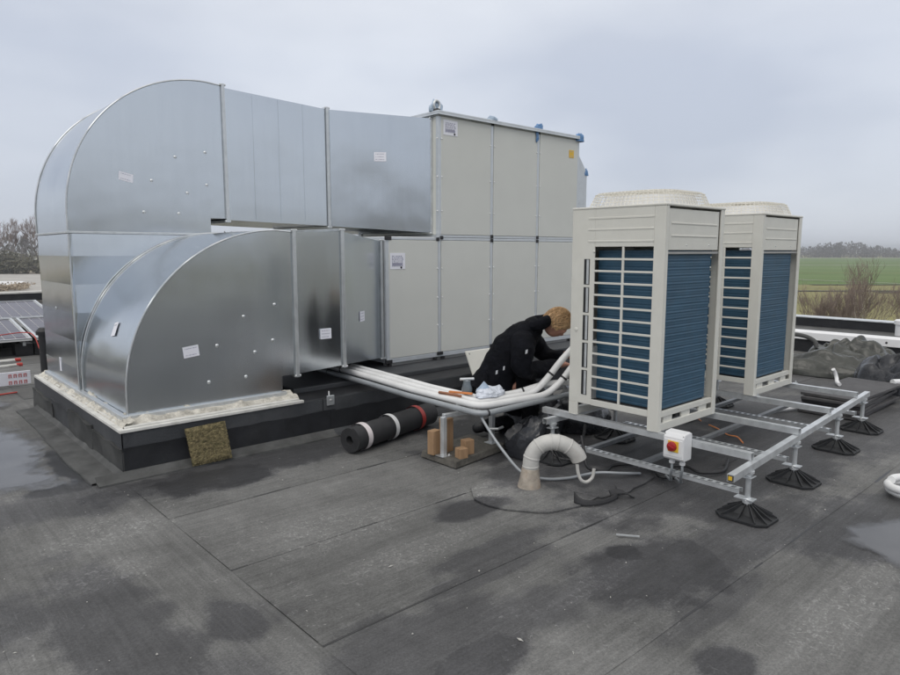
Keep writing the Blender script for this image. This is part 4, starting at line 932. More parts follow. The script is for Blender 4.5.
# curled membrane offcut
oc = MB()
def ocf(u, v):
    s_ = u; a = math.pi*1.15*(s_-.5); x = 3.56+.16*math.sin(a); y_ = 2.50-.06*math.cos(a)*1.2+.10*(s_-.5)*-1; 
    curl = .045*abs(2*s_-1)**3.5
    return (x+.012*v, y_+.01*v, .012+(.030+curl)*v)
oc.grid(ocf, 24, 3)
o = build(oc, 'membrane_offcut', 'roll', origin=(3.56, 2.45, .012), smooth=50, fix=False); sm = o.modifiers.new('thick', 'SOLIDIFY'); sm.thickness = .007; sm.offset = 0
tag(o, 'curled black roofing offcut on the roof right of the vent', 'offcut')
mt = thing('membrane_offcut', 'small torn black strip tipped up beside the curled offcut', 'offcut', (3.72, 2.42, .012))
m_ = MB(); m_.grid(lambda u, v: (3.67+.12*u, 2.46-.10*u+.03*v, .012+.05*math.sin(math.pi*u)*.6+.045*v*(1-u)), 10, 4)
q = build(m_, 'strip', 'roll', mt, smooth=50, fix=False); sm = q.modifiers.new('thick', 'SOLIDIFY'); sm.thickness = .006

rl = thing('bitumen_roll', 'black roll of roofing felt with pink, white and red bands before the curb', 'roll', (2.93, 4.45, .008))
A, B_ = Vector((2.925, 4.47, .122)), Vector((3.99, 4.735, .122)); ax = (B_-A).normalized(); rr = .110
sx = ax.cross(Vector((0, 0, 1))).normalized(); sz_ = Vector((0, 0, 1))
sp_pts = []; turns = 5.2; ns = 130
mb = MB()
for (s0, s1) in ((0, 1),):
    ring = []
    for i in range(ns+1):
        a = 2*math.pi*turns*i/ns; r_ = .042+(rr-.042)*i/ns; ring.append((r_*math.cos(a), r_*math.sin(a)))
    vs_ = []
    for P0 in (A, B_):
        for (c_, s_) in ring: vs_.append(P0+sx*c_+sz_*s_)
    for P0 in (A, B_):
        for (c_, s_) in ring:
            l = math.hypot(c_, s_); k = (l-.0115)/l; vs_.append(P0+sx*c_*k+sz_*s_*k)
    n = ns+1
    fs = [(i, i+1, n+i+1, n+i) for i in range(ns)]+[(2*n+i, 3*n+i, 3*n+i+1, 2*n+i+1) for i in range(ns)]+[(i, 2*n+i, 2*n+i+1, i+1) for i in range(ns)]+[(n+i, n+i+1, 3*n+i+1, 3*n+i) for i in range(ns)]
    mb.add(vs_, fs)
build(mb, 'felt', 'roll', rl, smooth=40, fix=False)
build(MB().tube([A+ax*.06, B_-ax*.06], .1, 20), 'core', 'roll', rl, smooth=40)
for t, w, m in ((.125, .028, 'tapew'), (.45, .024, 'white'), (.80, .026, 'tapered')):
    c = A+ax*t*(B_-A).length; build(MB().tube([c-ax*w, c+ax*w], rr+.004, 40, caps=False), 'band', m, rl, smooth=60, fix=False)

mm = MB()      # mossy mat leaning on the curb
c0, c1, c2, c3 = Vector((1.836, 4.975, .016)), Vector((2.146, 4.965, .022)), Vector((2.128, 5.035, .312)), Vector((1.812, 5.042, .302))
nrm = (c1-c0).cross(c3-c0).normalized()
def mf(sgn):
    def fn(u, v):
        p = (c0*(1-u)+c1*u)*(1-v)+(c3*(1-u)+c2*u)*v; e_ = min(1, 12*min(u, 1-u), 12*min(v, 1-v))
        j = Vector((.006*nse(u*30, v*30, 2), 0, .006*nse(u*30, v*30, 4)))*(1-e_)
        return p+j+nrm*sgn*(.004+.012*e_+.007*nse(u*26, v*26, 1)+.004*nse(u*60, v*60, 1))
    return fn
mm.grid(mf(1), 44, 44); mm.grid(mf(-1), 12, 12)
tag(build(mm, 'fibre_mat', 'moss', origin=(1.98, 4.97, .01), smooth=70), 'square moss-coloured fibre mat leaning on the curb', 'mat')

# black cables tangled under the pipes and the unit
for i, (pts, lb) in enumerate((([(4.15, 3.35, .35), (4.05, 3.3, .2), (4.0, 3.22, .06), (4.1, 3.1, .03), (4.3, 3.15, .03), (4.35, 3.3, .05), (4.2, 3.38, .06), (4.05, 3.28, .08), (4.15, 3.18, .10), (4.35, 3.22, .12), (4.5, 3.3, .2)], 'tangled black cable heap behind the near rail under the pipes'),
        ([(4.05, 3.0, .25), (3.98, 2.92, .16), (3.95, 2.86, .06), (4.05, 2.78, .03), (4.2, 2.82, .03), (4.35, 2.75, .03), (4.45, 2.65, .03), (4.35, 2.55, .03), (4.5, 2.45, .03)], 'black cable looping over the roof under the near unit'),
        ([(4.3, 2.35, .03), (4.25, 2.45, .03), (4.4, 2.55, .03), (4.6, 2.45, .03), (4.55, 2.3, .03), (4.7, 2.2, .03), (5.0, 2.3, .03)], 'black cable snaking beneath the isolator switch'))):
    tag(build(MB().tube(smooth_path(pts, 8), .012, 8), 'black_cable', 'cable', origin=pts[0], smooth=60), lb, 'cable', 'cables under the outdoor units')
crumple('black_sack', (4.08, 3.50, .012), (.26, .20, .30), 'bag', 33, 'black sack on the roof right under the pipe bend', 'sack', nu=24, nv=10)
crumple('black_sack', (4.62, 3.98, .012), (.34, .30, .36), 'bag', 35, 'full black sack on the roof behind the kneeling person', 'sack', nu=30, nv=14)
crumple('black_sack', (5.0, 3.75, .012), (.30, .28, .30), 'bag', 37, 'black sack half hidden behind the near outdoor unit', 'sack', nu=30, nv=14)
for p, lb in (([(6.342, 3.354, .022), (6.151, 3.186, .022), (6.009, 3.049, .022)], 'short orange wire end under the near unit by the frame'), ([(5.924, 2.925, .022), (5.849, 2.800, .022), (5.720, 2.644, .022), (5.716, 2.561, .022), (5.571, 2.442, .022)], 'longer orange wire lying between the frame rails')):
    tag(build(MB().tube(smooth_path(p, 6), .006, 8), 'orange_wire', 'orange', origin=p[0], smooth=60), lb, 'wire', 'orange wires')
wb = tag(build(MB().bar((3.19, 2.10, .016), (3.26, 1.99, .02), .012, .006), 'metal_strip', 'zinc', origin=(3.2, 2.0, .012)), 'small pale metal strip lying on the open roof right of the offcut', 'metal strip')

# white hose coil at the right edge
hc = MB(); hp = []
for i in range(80):
    a = 2*math.pi*2.3*i/79; r_ = .155+.012*math.sin(a*1.7); hp.append((5.20+r_*math.cos(a), 1.10+r_*math.sin(a), .034+.05*i/79*2.3/1.6))
tag(build(MB().tube(hp, .026, 12), 'white_hose', 'pipe_white', origin=(5.2, 1.1, .01), smooth=60), 'coiled white hose lying on the roof at the right edge', 'hose')

# stack of roof boards
for i in range(6):
    r = random.Random(50+i); a = R(r.uniform(-3, 3)); cx, cy = 7.80+r.uniform(-.03, .03), 2.32+r.uniform(-.025, .025); z0 = .012+.034*i
    lx, ly = (.62, .275) if i % 2 == 0 else (.63, .27)
    o = tag(build(MB().box(-lx, -ly, 0, lx, ly, .027), 'roof_board', 'board', bevel=.003), ['lowest', 'second lowest', 'third lowest', 'third highest', 'second highest', 'topmost'][i]+' dark board of the stack beyond the frame', 'board', 'stacked dark boards')
    o.location = (cx, cy, z0); o.rotation_euler.z = a
tag(build(MB().tube(smooth_path([(7.78, 2.42, .235), (7.86, 2.47, .245), (7.93, 2.50, .275), (7.93, 2.52, .33), (7.90, 2.53, .37)], 6), .020, 10), 'white_pipe_offcut', 'white', origin=(7.85, 2.47, .22), smooth=60), 'bent white pipe offcut standing up on the board stack', 'pipe offcut')
tag(build(MB().tube([(8.43, 2.10, .22), (8.62, 2.0, .215)], .032, 12), 'white_pipe_offcut', 'white', origin=(8.5, 2.05, .2), smooth=60), 'short straight white pipe sticking out past the board stack', 'pipe offcut')
tag(build(MB().tube([(6.9, 2.75, .03), (7.25, 2.62, .032)], .018, 10), 'white_pipe_offcut', 'white', origin=(7.0, 2.7, .01), smooth=60), 'thin white pipe on the roof behind the frame, left of the boards', 'pipe offcut')

# tarpaulin heaps: sheets thrown in folds, lying on the roof
def tarp(name, c, rx, ry, h, rot, m, seed, label, cat, nfold=5., amp=.20, n=80):
    mb = MB(); cr, sr = math.cos(rot), math.sin(rot)
    def fn(u, v):
        a, b = 2*u-1, 2*v-1
        x, y_ = a*math.sqrt(max(0, 1-b*b/2)), b*math.sqrt(max(0, 1-a*a/2)); r_ = math.hypot(x, y_)
        ed = 1+.16*nse(x*2, y_*2, seed)
        w = .55*nse(x*1.3, y_*1.3, seed+2)
        f1 = .5+.5*math.cos((y_*nfold+x*1.6+w*5)*math.pi*.5); f2 = .5+.5*math.cos((x*nfold*1.1-y_*2.4+w*6+1.3)*math.pi*.5)
        prof = max(0, 1-r_*r_)**.42
        cr_ = min(1., 6*abs(nse(x*2.2+5, y_*2.2, seed+8)))               # sharp valleys between soft swells
        hh = h*prof*(.66+.30*nse(x*1.5+3, y_*1.5, seed+4)+amp*(f1-.5)+amp*.7*(f2-.5)+.16*(cr_-.6)+.03*nse(x*9, y_*9, seed))
        px_, py_ = x*rx*ed+.02*nse(x*4, y_*4, seed+6), y_*ry*ed
        return (c[0]+px_*cr-py_*sr, c[1]+px_*sr+py_*cr, c[2]+max(.004, hh))
    mb.grid(fn, n, n)
    return tag(build(mb, name, m, origin=c, smooth=55, fix=False), label, cat)
tarp('tarpaulin', (9.75, 3.25, .008), .42, .95, .34, .15, 'tarp', 3, 'long low heap of olive-grey tarpaulin before the parapet', 'tarpaulin', 6.)
tarp('tarpaulin', (10.55, 3.15, .008), .48, .60, .50, .4, 'tarp', 17, 'taller folded olive tarpaulin heap beside the parapet', 'tarpaulin', 5.)
tarp('tarpaulin', (10.2, 4.45, .008), .4, .55, .30, .0, 'tarp', 29, 'leftmost tarpaulin heap, half hidden by the outdoor unit', 'tarpaulin', 4.)
tarp('rubble_bag', (9.2, 2.15, .008), .48, .55, .58, .3, 'bag', 41, 'full charcoal rubble bag beside the olive tarpaulins', 'bag', 6., .14)
tag(build(MB().tube(smooth_path([(10.1, 4.5, .28), (10.15, 4.1, .42), (10.2, 3.75, .44), (10.2, 3.55, .38), (10.2, 3.5, .28)], 6), .03, 10), 'grey_hose', 'bit_pale', origin=(10.2, 4, .25), smooth=60), 'dark grey hose arched over the tarpaulin next to the far unit', 'hose')

# ================================================================== LEFT SIDE OF THE ROOF
def solar(x0, y0, z0, label):
    r = thing('solar_panel', label, 'solar panel', (x0, y0, z0), 'solar panels on the roof')
    w, l, th = 1.0, 1.68, R(6.5); c_, s_ = math.cos(th), math.sin(th)
    P = lambda a, b, h: (x0+a, y0+b*c_-h*s_, z0+b*s_+h*c_)
    def pb(a0, a1, b0, b1, h0, h1, mb): mb.hexa([P(a0, b0, h0), P(a1, b0, h0), P(a1, b1, h0), P(a0, b1, h0)], [P(a0, b0, h1), P(a1, b0, h1), P(a1, b1, h1), P(a0, b1, h1)])
    mb = MB(); pb(.0, w, 0, l, 0, .02, mb); build(mb, 'backing', 'white', r)
    mb = MB(); pb(0, .04, 0, l, .02, .04, mb); pb(w-.04, w, 0, l, .02, .04, mb); pb(.04, w-.04, 0, .03, .02, .04, mb); pb(.04, w-.04, l-.03, l, .02, .04, mb); build(mb, 'frame', 'zinc_rail', r)
    for i in range(6):
        for j in range(10):
            a = .045+i*.152; b = .04+j*.161; m2 = MB(); pb(a, a+.142, b, b+.151, .02, .026, m2)
            build(m2, 'cell', 'solar', r)
    build(MB().bar(P(.1, .05, -.06), P(.1, l-.05, -.06), .04, .06).bar(P(w-.1, .05, -.06), P(w-.1, l-.05, -.06), .04, .06), 'mounting_rail', 'zinc', r)
    for a in (.1, w-.1):
        for b in (.25, l-.25):
            p = P(a, b, -.09); build(MB().box(p[0]-.12, p[1]-.16, .01, p[0]+.12, p[1]+.16, p[2]+.002), 'ballast_block', 'blackpl', r)
for j, (yy, zz, rowname) in enumerate(((12.15, .25, 'near'), (13.86, .445, 'far'))):
    for i in range(3):
        solar((.02 if j == 0 else -.35)+i*1.06, yy, zz, ['leftmost', 'middle', 'rightmost'][i]+' solar panel of the '+rowname+' row')
for i, pts in enumerate(([(.6, 12.3, .34), (1.1, 12.5, .36), (1.6, 12.35, .345), (2.0, 12.45, .355), (2.1, 12.15, .33), (2.15, 12.0, .1)], [(.2, 12.6, .37), (.9, 12.72, .385), (1.4, 12.6, .375), (1.75, 12.8, .39)])):
    tag(build(MB().tube(smooth_path(pts, 6), .009, 6), 'red_cable', 'tapered', origin=pts[0], smooth=60), ['red cable trailing over the lower edge of the near solar row', 'red cable lying higher on the near solar row'][i], 'cable', 'red solar cables')
pts = [(-1, 9.0, .02), (.3, 8.85, .02), (.9, 8.95, .02), (1.35, 9.02, .02)]
tag(build(MB().tube(smooth_path(pts, 6), .011, 6), 'red_cable', 'tapered', origin=pts[0], smooth=60), 'red cable lying flat on the roof by the barrier', 'cable')
br = thing('barrier', 'low white tubular barrier with red caps and red-printed boards left of the curb', 'barrier', (.8, 9.45, .01))
for (a, b) in (((-.8, 9.35, .22), (1.48, 9.50, .27)), ((-.8, 9.62, .285), (1.5, 9.72, .30)), ((-.8, 9.36, .09), (1.25, 9.42, .11))):
    build(MB().tube([a, b], .020, 10), 'tube', 'slat', br, smooth=60)
for p in ((1.49, 9.50, .272), (1.51, 9.72, .302), (1.18, 9.47, .262)): build(MB().tube([(p[0]-.05, p[1], p[2]), (p[0]+.012, p[1], p[2])], .0225, 10), 'red_cap', 'tapered', br, smooth=60)
build(MB().box(-.6, 9.38, .045, 1.02, 9.41, .21), 'board', 'zinc_rail', br, bevel=.004)
wb_ = build(MB().box(1.20, 9.39, .045, 1.56, 9.41, .205), 'white_board', 'paper', br, bevel=.003)
pm = MB(); r = random.Random(3)
for zz in (.155, .075):
    for i in range(4): a = 1.33+i*.052; pm.box(a, 9.387, zz-.022, a+.012, 9.3905, zz+.022).box(a+.012, 9.387, zz+.010, a+.034, 9.3905, zz+.022).box(a+.022, 9.387, zz-.022, a+.034, 9.3905, zz+.010)
build(pm, 'red_print', 'pinkprint', wb_)
for x in (-.4, 1.08): build(MB().box(x, 9.36, .01, x+.05, 9.66, .27), 'leg', 'blackpl', br, bevel=.004)
bp_ = thing('black_standpipe', 'black standpipe behind the riser at the far left corner of the curb', 'pipe', (1.62, 8.75, .01))
build(MB().tube([(1.62, 8.75, .005), (1.62, 8.75, .75)], .062, 16), 'pipe', 'blackpl', bp_, smooth=40)
build(MB().tube([(1.62, 8.75, .70), (1.62, 8.75, .74), (1.62, 8.75, .78)], [.085, .085, .05], 16), 'cowl', 'blackpl', bp_, smooth=40)

# grit and dried straw on the felt
db = MB()
for i in range(230):
    x, y_ = rnd.uniform(.2, 5.5), rnd.uniform(.6, 4.9)
    s_ = rnd.uniform(.0015, .004) if rnd.random() < .94 else rnd.uniform(.005, .009); a = rnd.uniform(0, 6.28); l = s_*rnd.choice((1, 1.3, 2.5))
    c_, q_ = math.cos(a), math.sin(a); z = .008
    db.add([(x+c_*l, y_+q_*l, z), (x-q_*s_, y_+c_*s_, z), (x-c_*l, y_-q_*l, z), (x+q_*s_*.7, y_-c_*s_*.7, z), (x, y_, z+s_*.9)], [(0, 1, 4), (1, 2, 4), (2, 3, 4), (3, 0, 4)])
gr = build(db, 'grit', 'debris', fix=False, kind='stuff'); gr['label'] = 'pale grit and bits scattered over the roofing felt'; gr['category'] = 'grit'

# ================================================================== THE WORKER
HP = Vector((4.07, 4.03, 0)); F = Vector((.743, -.669, 0)); Sd = Vector((-.669, -.743, 0))    # facing right; Sd = his right, towards the camera
def pp(f_, s_, z): p = HP+F*f_+Sd*s_; return Vector((p.x, p.y, z))
def skin_mesh(name, nodes, edges, m, parent=None, origin=None, sub=2, root=0, disp=0.):
    me = bpy.data.meshes.new(name); off = Vector(root_of(parent).location) if parent else Vector(origin)
    me.from_pydata([tuple(Vector(p)-off) for p, r_ in nodes], edges, []); me.materials.append(M[m])
    o = bpy.data.objects.new(name, me); COL.objects.link(o)
    if parent: o.parent = parent
    else: o.location = off
    sk = o.modifiers.new('skin', 'SKIN'); sk.use_smooth_shade = True
    for i, (p, r_) in enumerate(nodes):
        v = me.skin_vertices[0].data[i]; v.radius = r_ if isinstance(r_, tuple) else (r_, r_); v.use_root = (i == root)
    ss = o.modifiers.new('sub', 'SUBSURF'); ss.levels = sub; ss.render_levels = sub
    if disp:
        tx = bpy.data.textures.new(name+'_folds', 'CLOUDS'); tx.noise_scale = .085; tx.noise_depth = 2
        dm = o.modifiers.new('folds', 'DISPLACE'); dm.texture = tx; dm.strength = disp; dm.mid_level = .5; dm.texture_coords = 'LOCAL'
    return o
# body: pelvis, spine, neck, head core, arms with hands, legs
nodes = [(pp(0, 0, .47), .065), (pp(.10, 0, .65), .07), (pp(.24, 0, .84), .085), (pp(.36, 0, .96), .065), (pp(.43, 0, 1.02), .055), (pp(.50, 0, 1.04), .055), (pp(.575, 0, 1.045), .085), (pp(.63, 0, .985), .070), (pp(.645, 0, .935), .045),
         (pp(.33, .16, .92), .035), (pp(.30, .24, .66), .035), (pp(.59, .06, .68), .036), (pp(.66, .03, .685), .034),
         (pp(.38, -.16, .92), .035), (pp(.52, -.24, .70), .035), (pp(.72, -.10, .74), .036), (pp(.78, -.07, .75), .034),
         (pp(.03, .12, .44), .045), (pp(.37, .07, .53), .04), (pp(.34, .08, .12), .04), (pp(.47, .08, .06), .03),
         (pp(.02, -.12, .44), .045), (pp(.40, -.15, .13), .04), (pp(.0, -.13, .10), .032), (pp(-.12, -.13, .06), .025)]
edges = [(0, 1), (1, 2), (2, 3), (3, 4), (4, 5), (5, 6), (6, 7), (7, 8), (3, 9), (9, 10), (10, 11), (11, 12), (3, 13), (13, 14), (14, 15), (15, 16), (0, 17), (17, 18), (18, 19), (19, 20), (0, 21), (21, 22), (22, 23), (23, 24)]
def fingers(w, d, side, up):
    """palm end w, direction d: four unequal curled fingers and a thumb that leaves the side of the palm"""
    w, d, side, up = Vector(w), Vector(d).normalized(), Vector(side).normalized(), Vector(up).normalized()
    for k, l in enumerate((.070, .080, .075, .058)):
        b = w+side*(.027-.018*k)+d*.028; i0 = len(nodes)
        nodes.append((b, .010)); nodes.append((b+d*l*.5-up*.006, .009)); nodes.append((b+d*l*.8-up*.028, .008)); nodes.append((b+d*l*.85-up*.048, .007))
        edges.extend([(wi, i0), (i0, i0+1), (i0+1, i0+2), (i0+2, i0+3)])
    i0 = len(nodes); b = w+side*.030-d*.008
    nodes.append((b, .011)); nodes.append((b+side*.022+d*.03-up*.008, .010)); nodes.append((b+side*.018+d*.055-up*.02, .008)); edges.extend([(wi, i0), (i0, i0+1), (i0+1, i0+2)])
wi = 12; fingers(nodes[12][0], F+Vector((0, 0, -.15)), -Sd, (0, 0, 1))
wi = 16; fingers(nodes[16][0], F+Vector((0, 0, .1)), Sd, (0, 0, 1))
person = skin_mesh('person', nodes, edges, 'skin', origin=(HP.x, HP.y, .01))
tag(person, 'fair-haired person in a black jacket kneeling bent over behind the white pipes', 'person')
# head shape: skull, jaw, nose, ears, over the neck core
ht = Matrix.Rotation(math.atan2(F.y, F.x), 4, 'Z') @ Matrix.Rotation(R(48), 4, 'Y')      # local +X face, +Z crown, pitched down
hc_ = pp(.585, 0, 1.035)
def hpt(x, y, z): return hc_+(ht @ Vector((x, y, z)))
hm = MB()
def headf(u, v):
    a = 2*math.pi*u; ph = math.pi*(v-.5); x, y_, z = math.cos(a)*math.cos(ph), math.sin(a)*math.cos(ph), math.sin(ph)
    fx = .100*x; fy = .077*y_; fz = .118*z
    if x > 0: fz -= .012*x; fx *= 1.0-.06*z
    jaw = max(0, -z-.15); fy *= 1-.35*jaw; fx += .012*jaw
    fx += .026*math.exp(-((y_/.14)**2+((z+.12)/.17)**2))*(x > 0)          # nose
    fx -= .010*math.exp(-(((abs(y_)-.40)/.16)**2+((z-.06)/.12)**2))*(x > 0)  # eye sockets
    fx += .006*math.exp(-((y_/.3)**2+((z+.42)/.06)**2))*(x > 0)              # lips
    return tuple(hpt(fx, fy, fz))
hm.grid(headf, 40, 28)
for sg in (-1, 1):
    hm.tube([hpt(-.005+.018*math.cos(t), sg*.080, -.008+.032*math.sin(t)) for t in [2*math.pi*i/12 for i in range(12)]], .008, 6, closed=True)
hd_ = build(hm, 'head', 'skin', person, smooth=60, fix=False)
for sg in (-1, 1): build(MB().dome(hpt(.082, sg*.031, .006), .012, .008, ht.to_3x3() @ Vector((1, 0, 0)), 10), 'eye', 'paper', hd_)
# hair: a thick tousled cap plus locks
hr = MB()
def hairf(u, v):
    a = 2*math.pi*u; ph = math.pi*.5-v*math.pi*.62; x, y_, z = math.cos(a)*math.cos(ph), math.sin(a)*math.cos(ph), math.sin(ph)
    if x > .2: z = z*(1-.0)+.55*max(0, x-.2)*(1-z)
    k = 1.13+.06*nse(x*4, y_*4, z*4)+.02*nse(x*11, y_*11, z*11)
    return tuple(hpt(.102*x*k, .082*y_*k, .120*z*k+.004))
hr.grid(hairf, 56, 26)
rh = random.Random(5)
for i in range(900):
    a = rh.uniform(0, 6.28); ph = rh.uniform(-.25, 1.5); x, y_, z = math.cos(a)*math.cos(ph), math.sin(a)*math.cos(ph), math.sin(ph)
    if x > .45 and z < .45: continue
    b = Vector((.102*x, .082*y_, .12*z+.004))*1.10; dr = Vector((-.25-.5*max(0, z)+rh.uniform(-.25, .25), y_*.9+rh.uniform(-.25, .25), -.75+rh.uniform(-.25, .25))); dr -= Vector((x, y_, z))*dr.dot(Vector((x, y_, z))); dr.normalize()
    l = rh.uniform(.025, .05); nr = Vector((x, y_, z))
    P = [b, b+nr*.010+dr*l*.5, b+nr*.003+dr*l]
    hr.tube([hpt(*p) for p in P], [.0035, .0032, .001], 4, caps=False)
build(hr, 'hair', 'hair', person, smooth=60, fix=False)
# jacket with hood, sleeves and hem
jn = [(pp(-.06, 0, .53), (.15, .05)), (pp(.03, 0, .47), (.19, .18)), (pp(.09, 0, .63), (.195, .18)), (pp(.20, 0, .81), (.20, .175)), (pp(.33, 0, .945), (.19, .14)), (pp(.41, 0, 1.005), (.105, .09)), (pp(.455, 0, 1.03), (.088, .085))]
jk = skin_mesh('jacket', jn, [(0, 1), (1, 2), (2, 3), (3, 4), (4, 5), (5, 6)], 'jacket', person, sub=3, disp=.035, root=2)
for sl in ([(pp(.28, .05, .90), .11), (pp(.29, .19, .885), .118), (pp(.265, .28, .77), .105), (pp(.265, .26, .66), .095), (pp(.43, .14, .65), .080), (pp(.61, .05, .68), .056)],
           [(pp(.36, -.06, .92), .10), (pp(.38, -.19, .91), .105), (pp(.46, -.25, .80), .088), (pp(.53, -.24, .70), .078), (pp(.63, -.17, .715), .066), (pp(.70, -.11, .74), .054)]):
    skin_mesh('sleeve', sl, [(i, i+1) for i in range(5)], 'jacket', person, sub=3, disp=.03)
hood = MB()
def hoodf(u, v):
    a = math.pi*(.05+.9*u)+math.pi*.0; w = math.sin(math.pi*v)
    # a soft collar roll lying behind the neck, from ear to ear
    ang = -math.pi*.75+1.5*math.pi*u; cx_ = .115*math.cos(ang); cy_ = .125*math.sin(ang)
    t = 2*math.pi*v; rr_ = .040+.012*nse(u*5, v*3, 2)
    p = pp(.435-cx_*.8, cy_, 1.035+.03*math.cos(ang)*-1+.0); out_ = F*(-math.cos(ang))+Sd*math.sin(ang)
    return p+out_*rr_*math.cos(t)+Vector((0, 0, 1))*rr_*1.3*math.sin(t)
hood.grid(hoodf, 26, 12)
build(hood, 'hood', 'jacket', person, smooth=60, fix=False)
# reflective tabs and zip
for (f_, s_, z, w) in ((.29, .375, .84, .017), (.12, .235, .68, .013), (.06, .235, .645, .016)):
    c = pp(f_, s_, z); n_ = Sd
    build(MB().hexa([c-F*w*.5-Vector((0, 0, .018)), c+F*w*.5-Vector((0, 0, .012)), c+F*w*.7+Vector((0, 0, .018)), c-F*w*.3+Vector((0, 0, .014))], [c-F*w*.5-Vector((0, 0, .018))+n_*.006, c+F*w*.5-Vector((0, 0, .012))+n_*.006, c+F*w*.7+Vector((0, 0, .018))+n_*.006, c-F*w*.3+Vector((0, 0, .014))+n_*.006]), 'reflective_tab', 'grey_tag', person)
tr = [(pp(.0, 0, .47), (.16, .15)), (pp(.03, -.12, .43), .115), (pp(.24, -.14, .28), .10), (pp(.40, -.15, .145), .088), (pp(.2, -.14, .115), .075), (pp(-.06, -.13, .085), .066),
      (pp(.04, .13, .45), .118), (pp(.22, .10, .52), .110), (pp(.37, .07, .53), .096), (pp(.37, .075, .30), .080), (pp(.345, .08, .10), .066)]
tr.append((pp(.06, 0, .60), (.15, .14)))
skin_mesh('trousers', tr, [(0, 11), (0, 1), (1, 2), (2, 3), (3, 4), (4, 5), (0, 6), (6, 7), (7, 8), (8, 9), (9, 10)], 'trouser', person, disp=.02)
for pts in ([(pp(.0, -.13, .10), .058), (pp(-.07, -.13, .075), .055), (pp(-.13, -.13, .05), .042)], [(pp(.325, .08, .09), .058), (pp(.40, .08, .068), .054), (pp(.50, .08, .058), .044)]):
    skin_mesh('shoe', pts, [(0, 1), (1, 2)], 'blackpl', person)

# ================================================================== BEYOND THE ROOF
def bare_tree(name, base, h, spread, seed, label, cat, bark='bark', twig='twig', levels=5, group=None, stems=1, tw=.02, dens=3, wl=1, rk=.016, up=.12, l0=.34):
    r = random.Random(seed); root = thing(name, label, cat, base, group); trunk, crown = MB(), MB()
    def grow(p, d, l, rad, lev):
        n = 3; pts = [Vector(p)]; dd = Vector(d)
        for i in range(n):
            dd = (dd+Vector((r.uniform(-.22, .22), r.uniform(-.22, .22), r.uniform(-.05, .18)))).normalized(); pts.append(pts[-1]+dd*l/n)
        rs = [rad*(1-.5*i/n) for i in range(n+1)]
        (trunk if lev <= wl else crown).tube(pts, rs, 6 if lev <= 1 else 3, caps=False)
        if lev >= levels: return
        nb = dens+(1 if r.random() < .5 else 0)
        for k in range(nb):
            t = r.uniform(.35, 1.) if k else 1.; i = min(n-1, int(t*n)); q = pts[i]+(pts[i+1]-pts[i])*(t*n-i)
            ax_ = dd.orthogonal().normalized(); ax_.rotate(Matrix.Rotation(r.uniform(0, 6.28), 3, dd)); ang = r.uniform(.3, .8)*spread if k else r.uniform(0, .3)
            nd = dd.copy(); nd.rotate(Matrix.Rotation(ang, 3, ax_)); nd.z += up; nd.normalize()
            grow(q, nd, l*r.uniform(.58, .78), max(tw*.5, rs[-1]*r.uniform(.55, .8)), lev+1)
    for s_ in range(stems):
        d = Vector((r.uniform(-.3, .3), r.uniform(-.3, .3), 1)) if stems > 1 else Vector((r.uniform(-.05, .05), r.uniform(-.05, .05), 1))
        grow(Vector(base)+Vector((r.uniform(-.3, .3), r.uniform(-.3, .3), -.1))*(stems > 1), d.normalized(), h*l0, h*rk, 0)
    build(trunk, 'trunk', bark, root, fix=False, smooth=60); build(crown, 'crown', twig, root, fix=False)
    return root
lb = ['leftmost tall bare tree beyond the yard', 'second bare tree from the left beyond the yard', 'middle bare tree beyond the yard', 'second bare tree from the riser beyond the yard', 'bare tree nearest to the duct riser beyond the yard']
for i, (d, v) in enumerate(((268, -191), (276, -186), (264, -174), (281, -171), (270, -164))):
    bare_tree('bare_tree', dv(d, v, GZ), [23, 26, 24, 27, 26][i], .8, 10+i, lb[i], 'tree', group='bare trees beyond the yard', tw=.11, dens=3, levels=5)
for i, (d, v) in enumerate(((262, -205), (285, -158))):
    bare_tree('bare_tree', dv(d, v, GZ), 19, .85, 30+i, ['bare tree beyond the yard at the left picture edge', 'bare tree hidden mostly behind the duct riser'][i], 'tree', group='bare trees beyond the yard', tw=.11, dens=3, levels=5)
def shrub(name, base, rx, ry, h, n, seed, label, m='ivy', ls=.5, group=None):
    r = random.Random(seed); root = thing(name, label, 'shrub', base, group); mb = MB()
    cl = [(r.uniform(-.8, .8)*rx, r.uniform(-.8, .8)*ry, r.uniform(.1, .85)*h, r.uniform(.25, .5)) for _ in range(14)]
    for i in range(n):
        cx_, cy_, cz_, k = r.choice(cl); u = Vector((r.gauss(0, 1), r.gauss(0, 1), r.gauss(0, 1))); u = u.normalized()*r.uniform(.5, 1)**.4*k
        p = Vector(base)+Vector((cx_+u.x*rx, cy_+u.y*ry, max(.1, cz_+u.z*h*.55))); a = Vector((r.gauss(0, 1), r.gauss(0, 1), r.gauss(0, 1))).normalized()*ls*r.uniform(.5, 1); b = a.orthogonal().normalized()*ls*r.uniform(.3, .6)
        mb.add([p-a, p+b, p+a, p-b], [(0, 1, 2, 3)])
    build(mb, 'foliage', m, root, fix=False)
    st_ = MB()
    for i in range(5): st_.tube([Vector(base)+Vector((r.uniform(-.5, .5), r.uniform(-.5, .5), 0)), Vector(base)+Vector((r.uniform(-.4, .4)*rx, r.uniform(-.4, .4)*ry, h*.6))], [.12, .04], 5, caps=False)
    build(st_, 'stem', 'bark', root, fix=False); return root
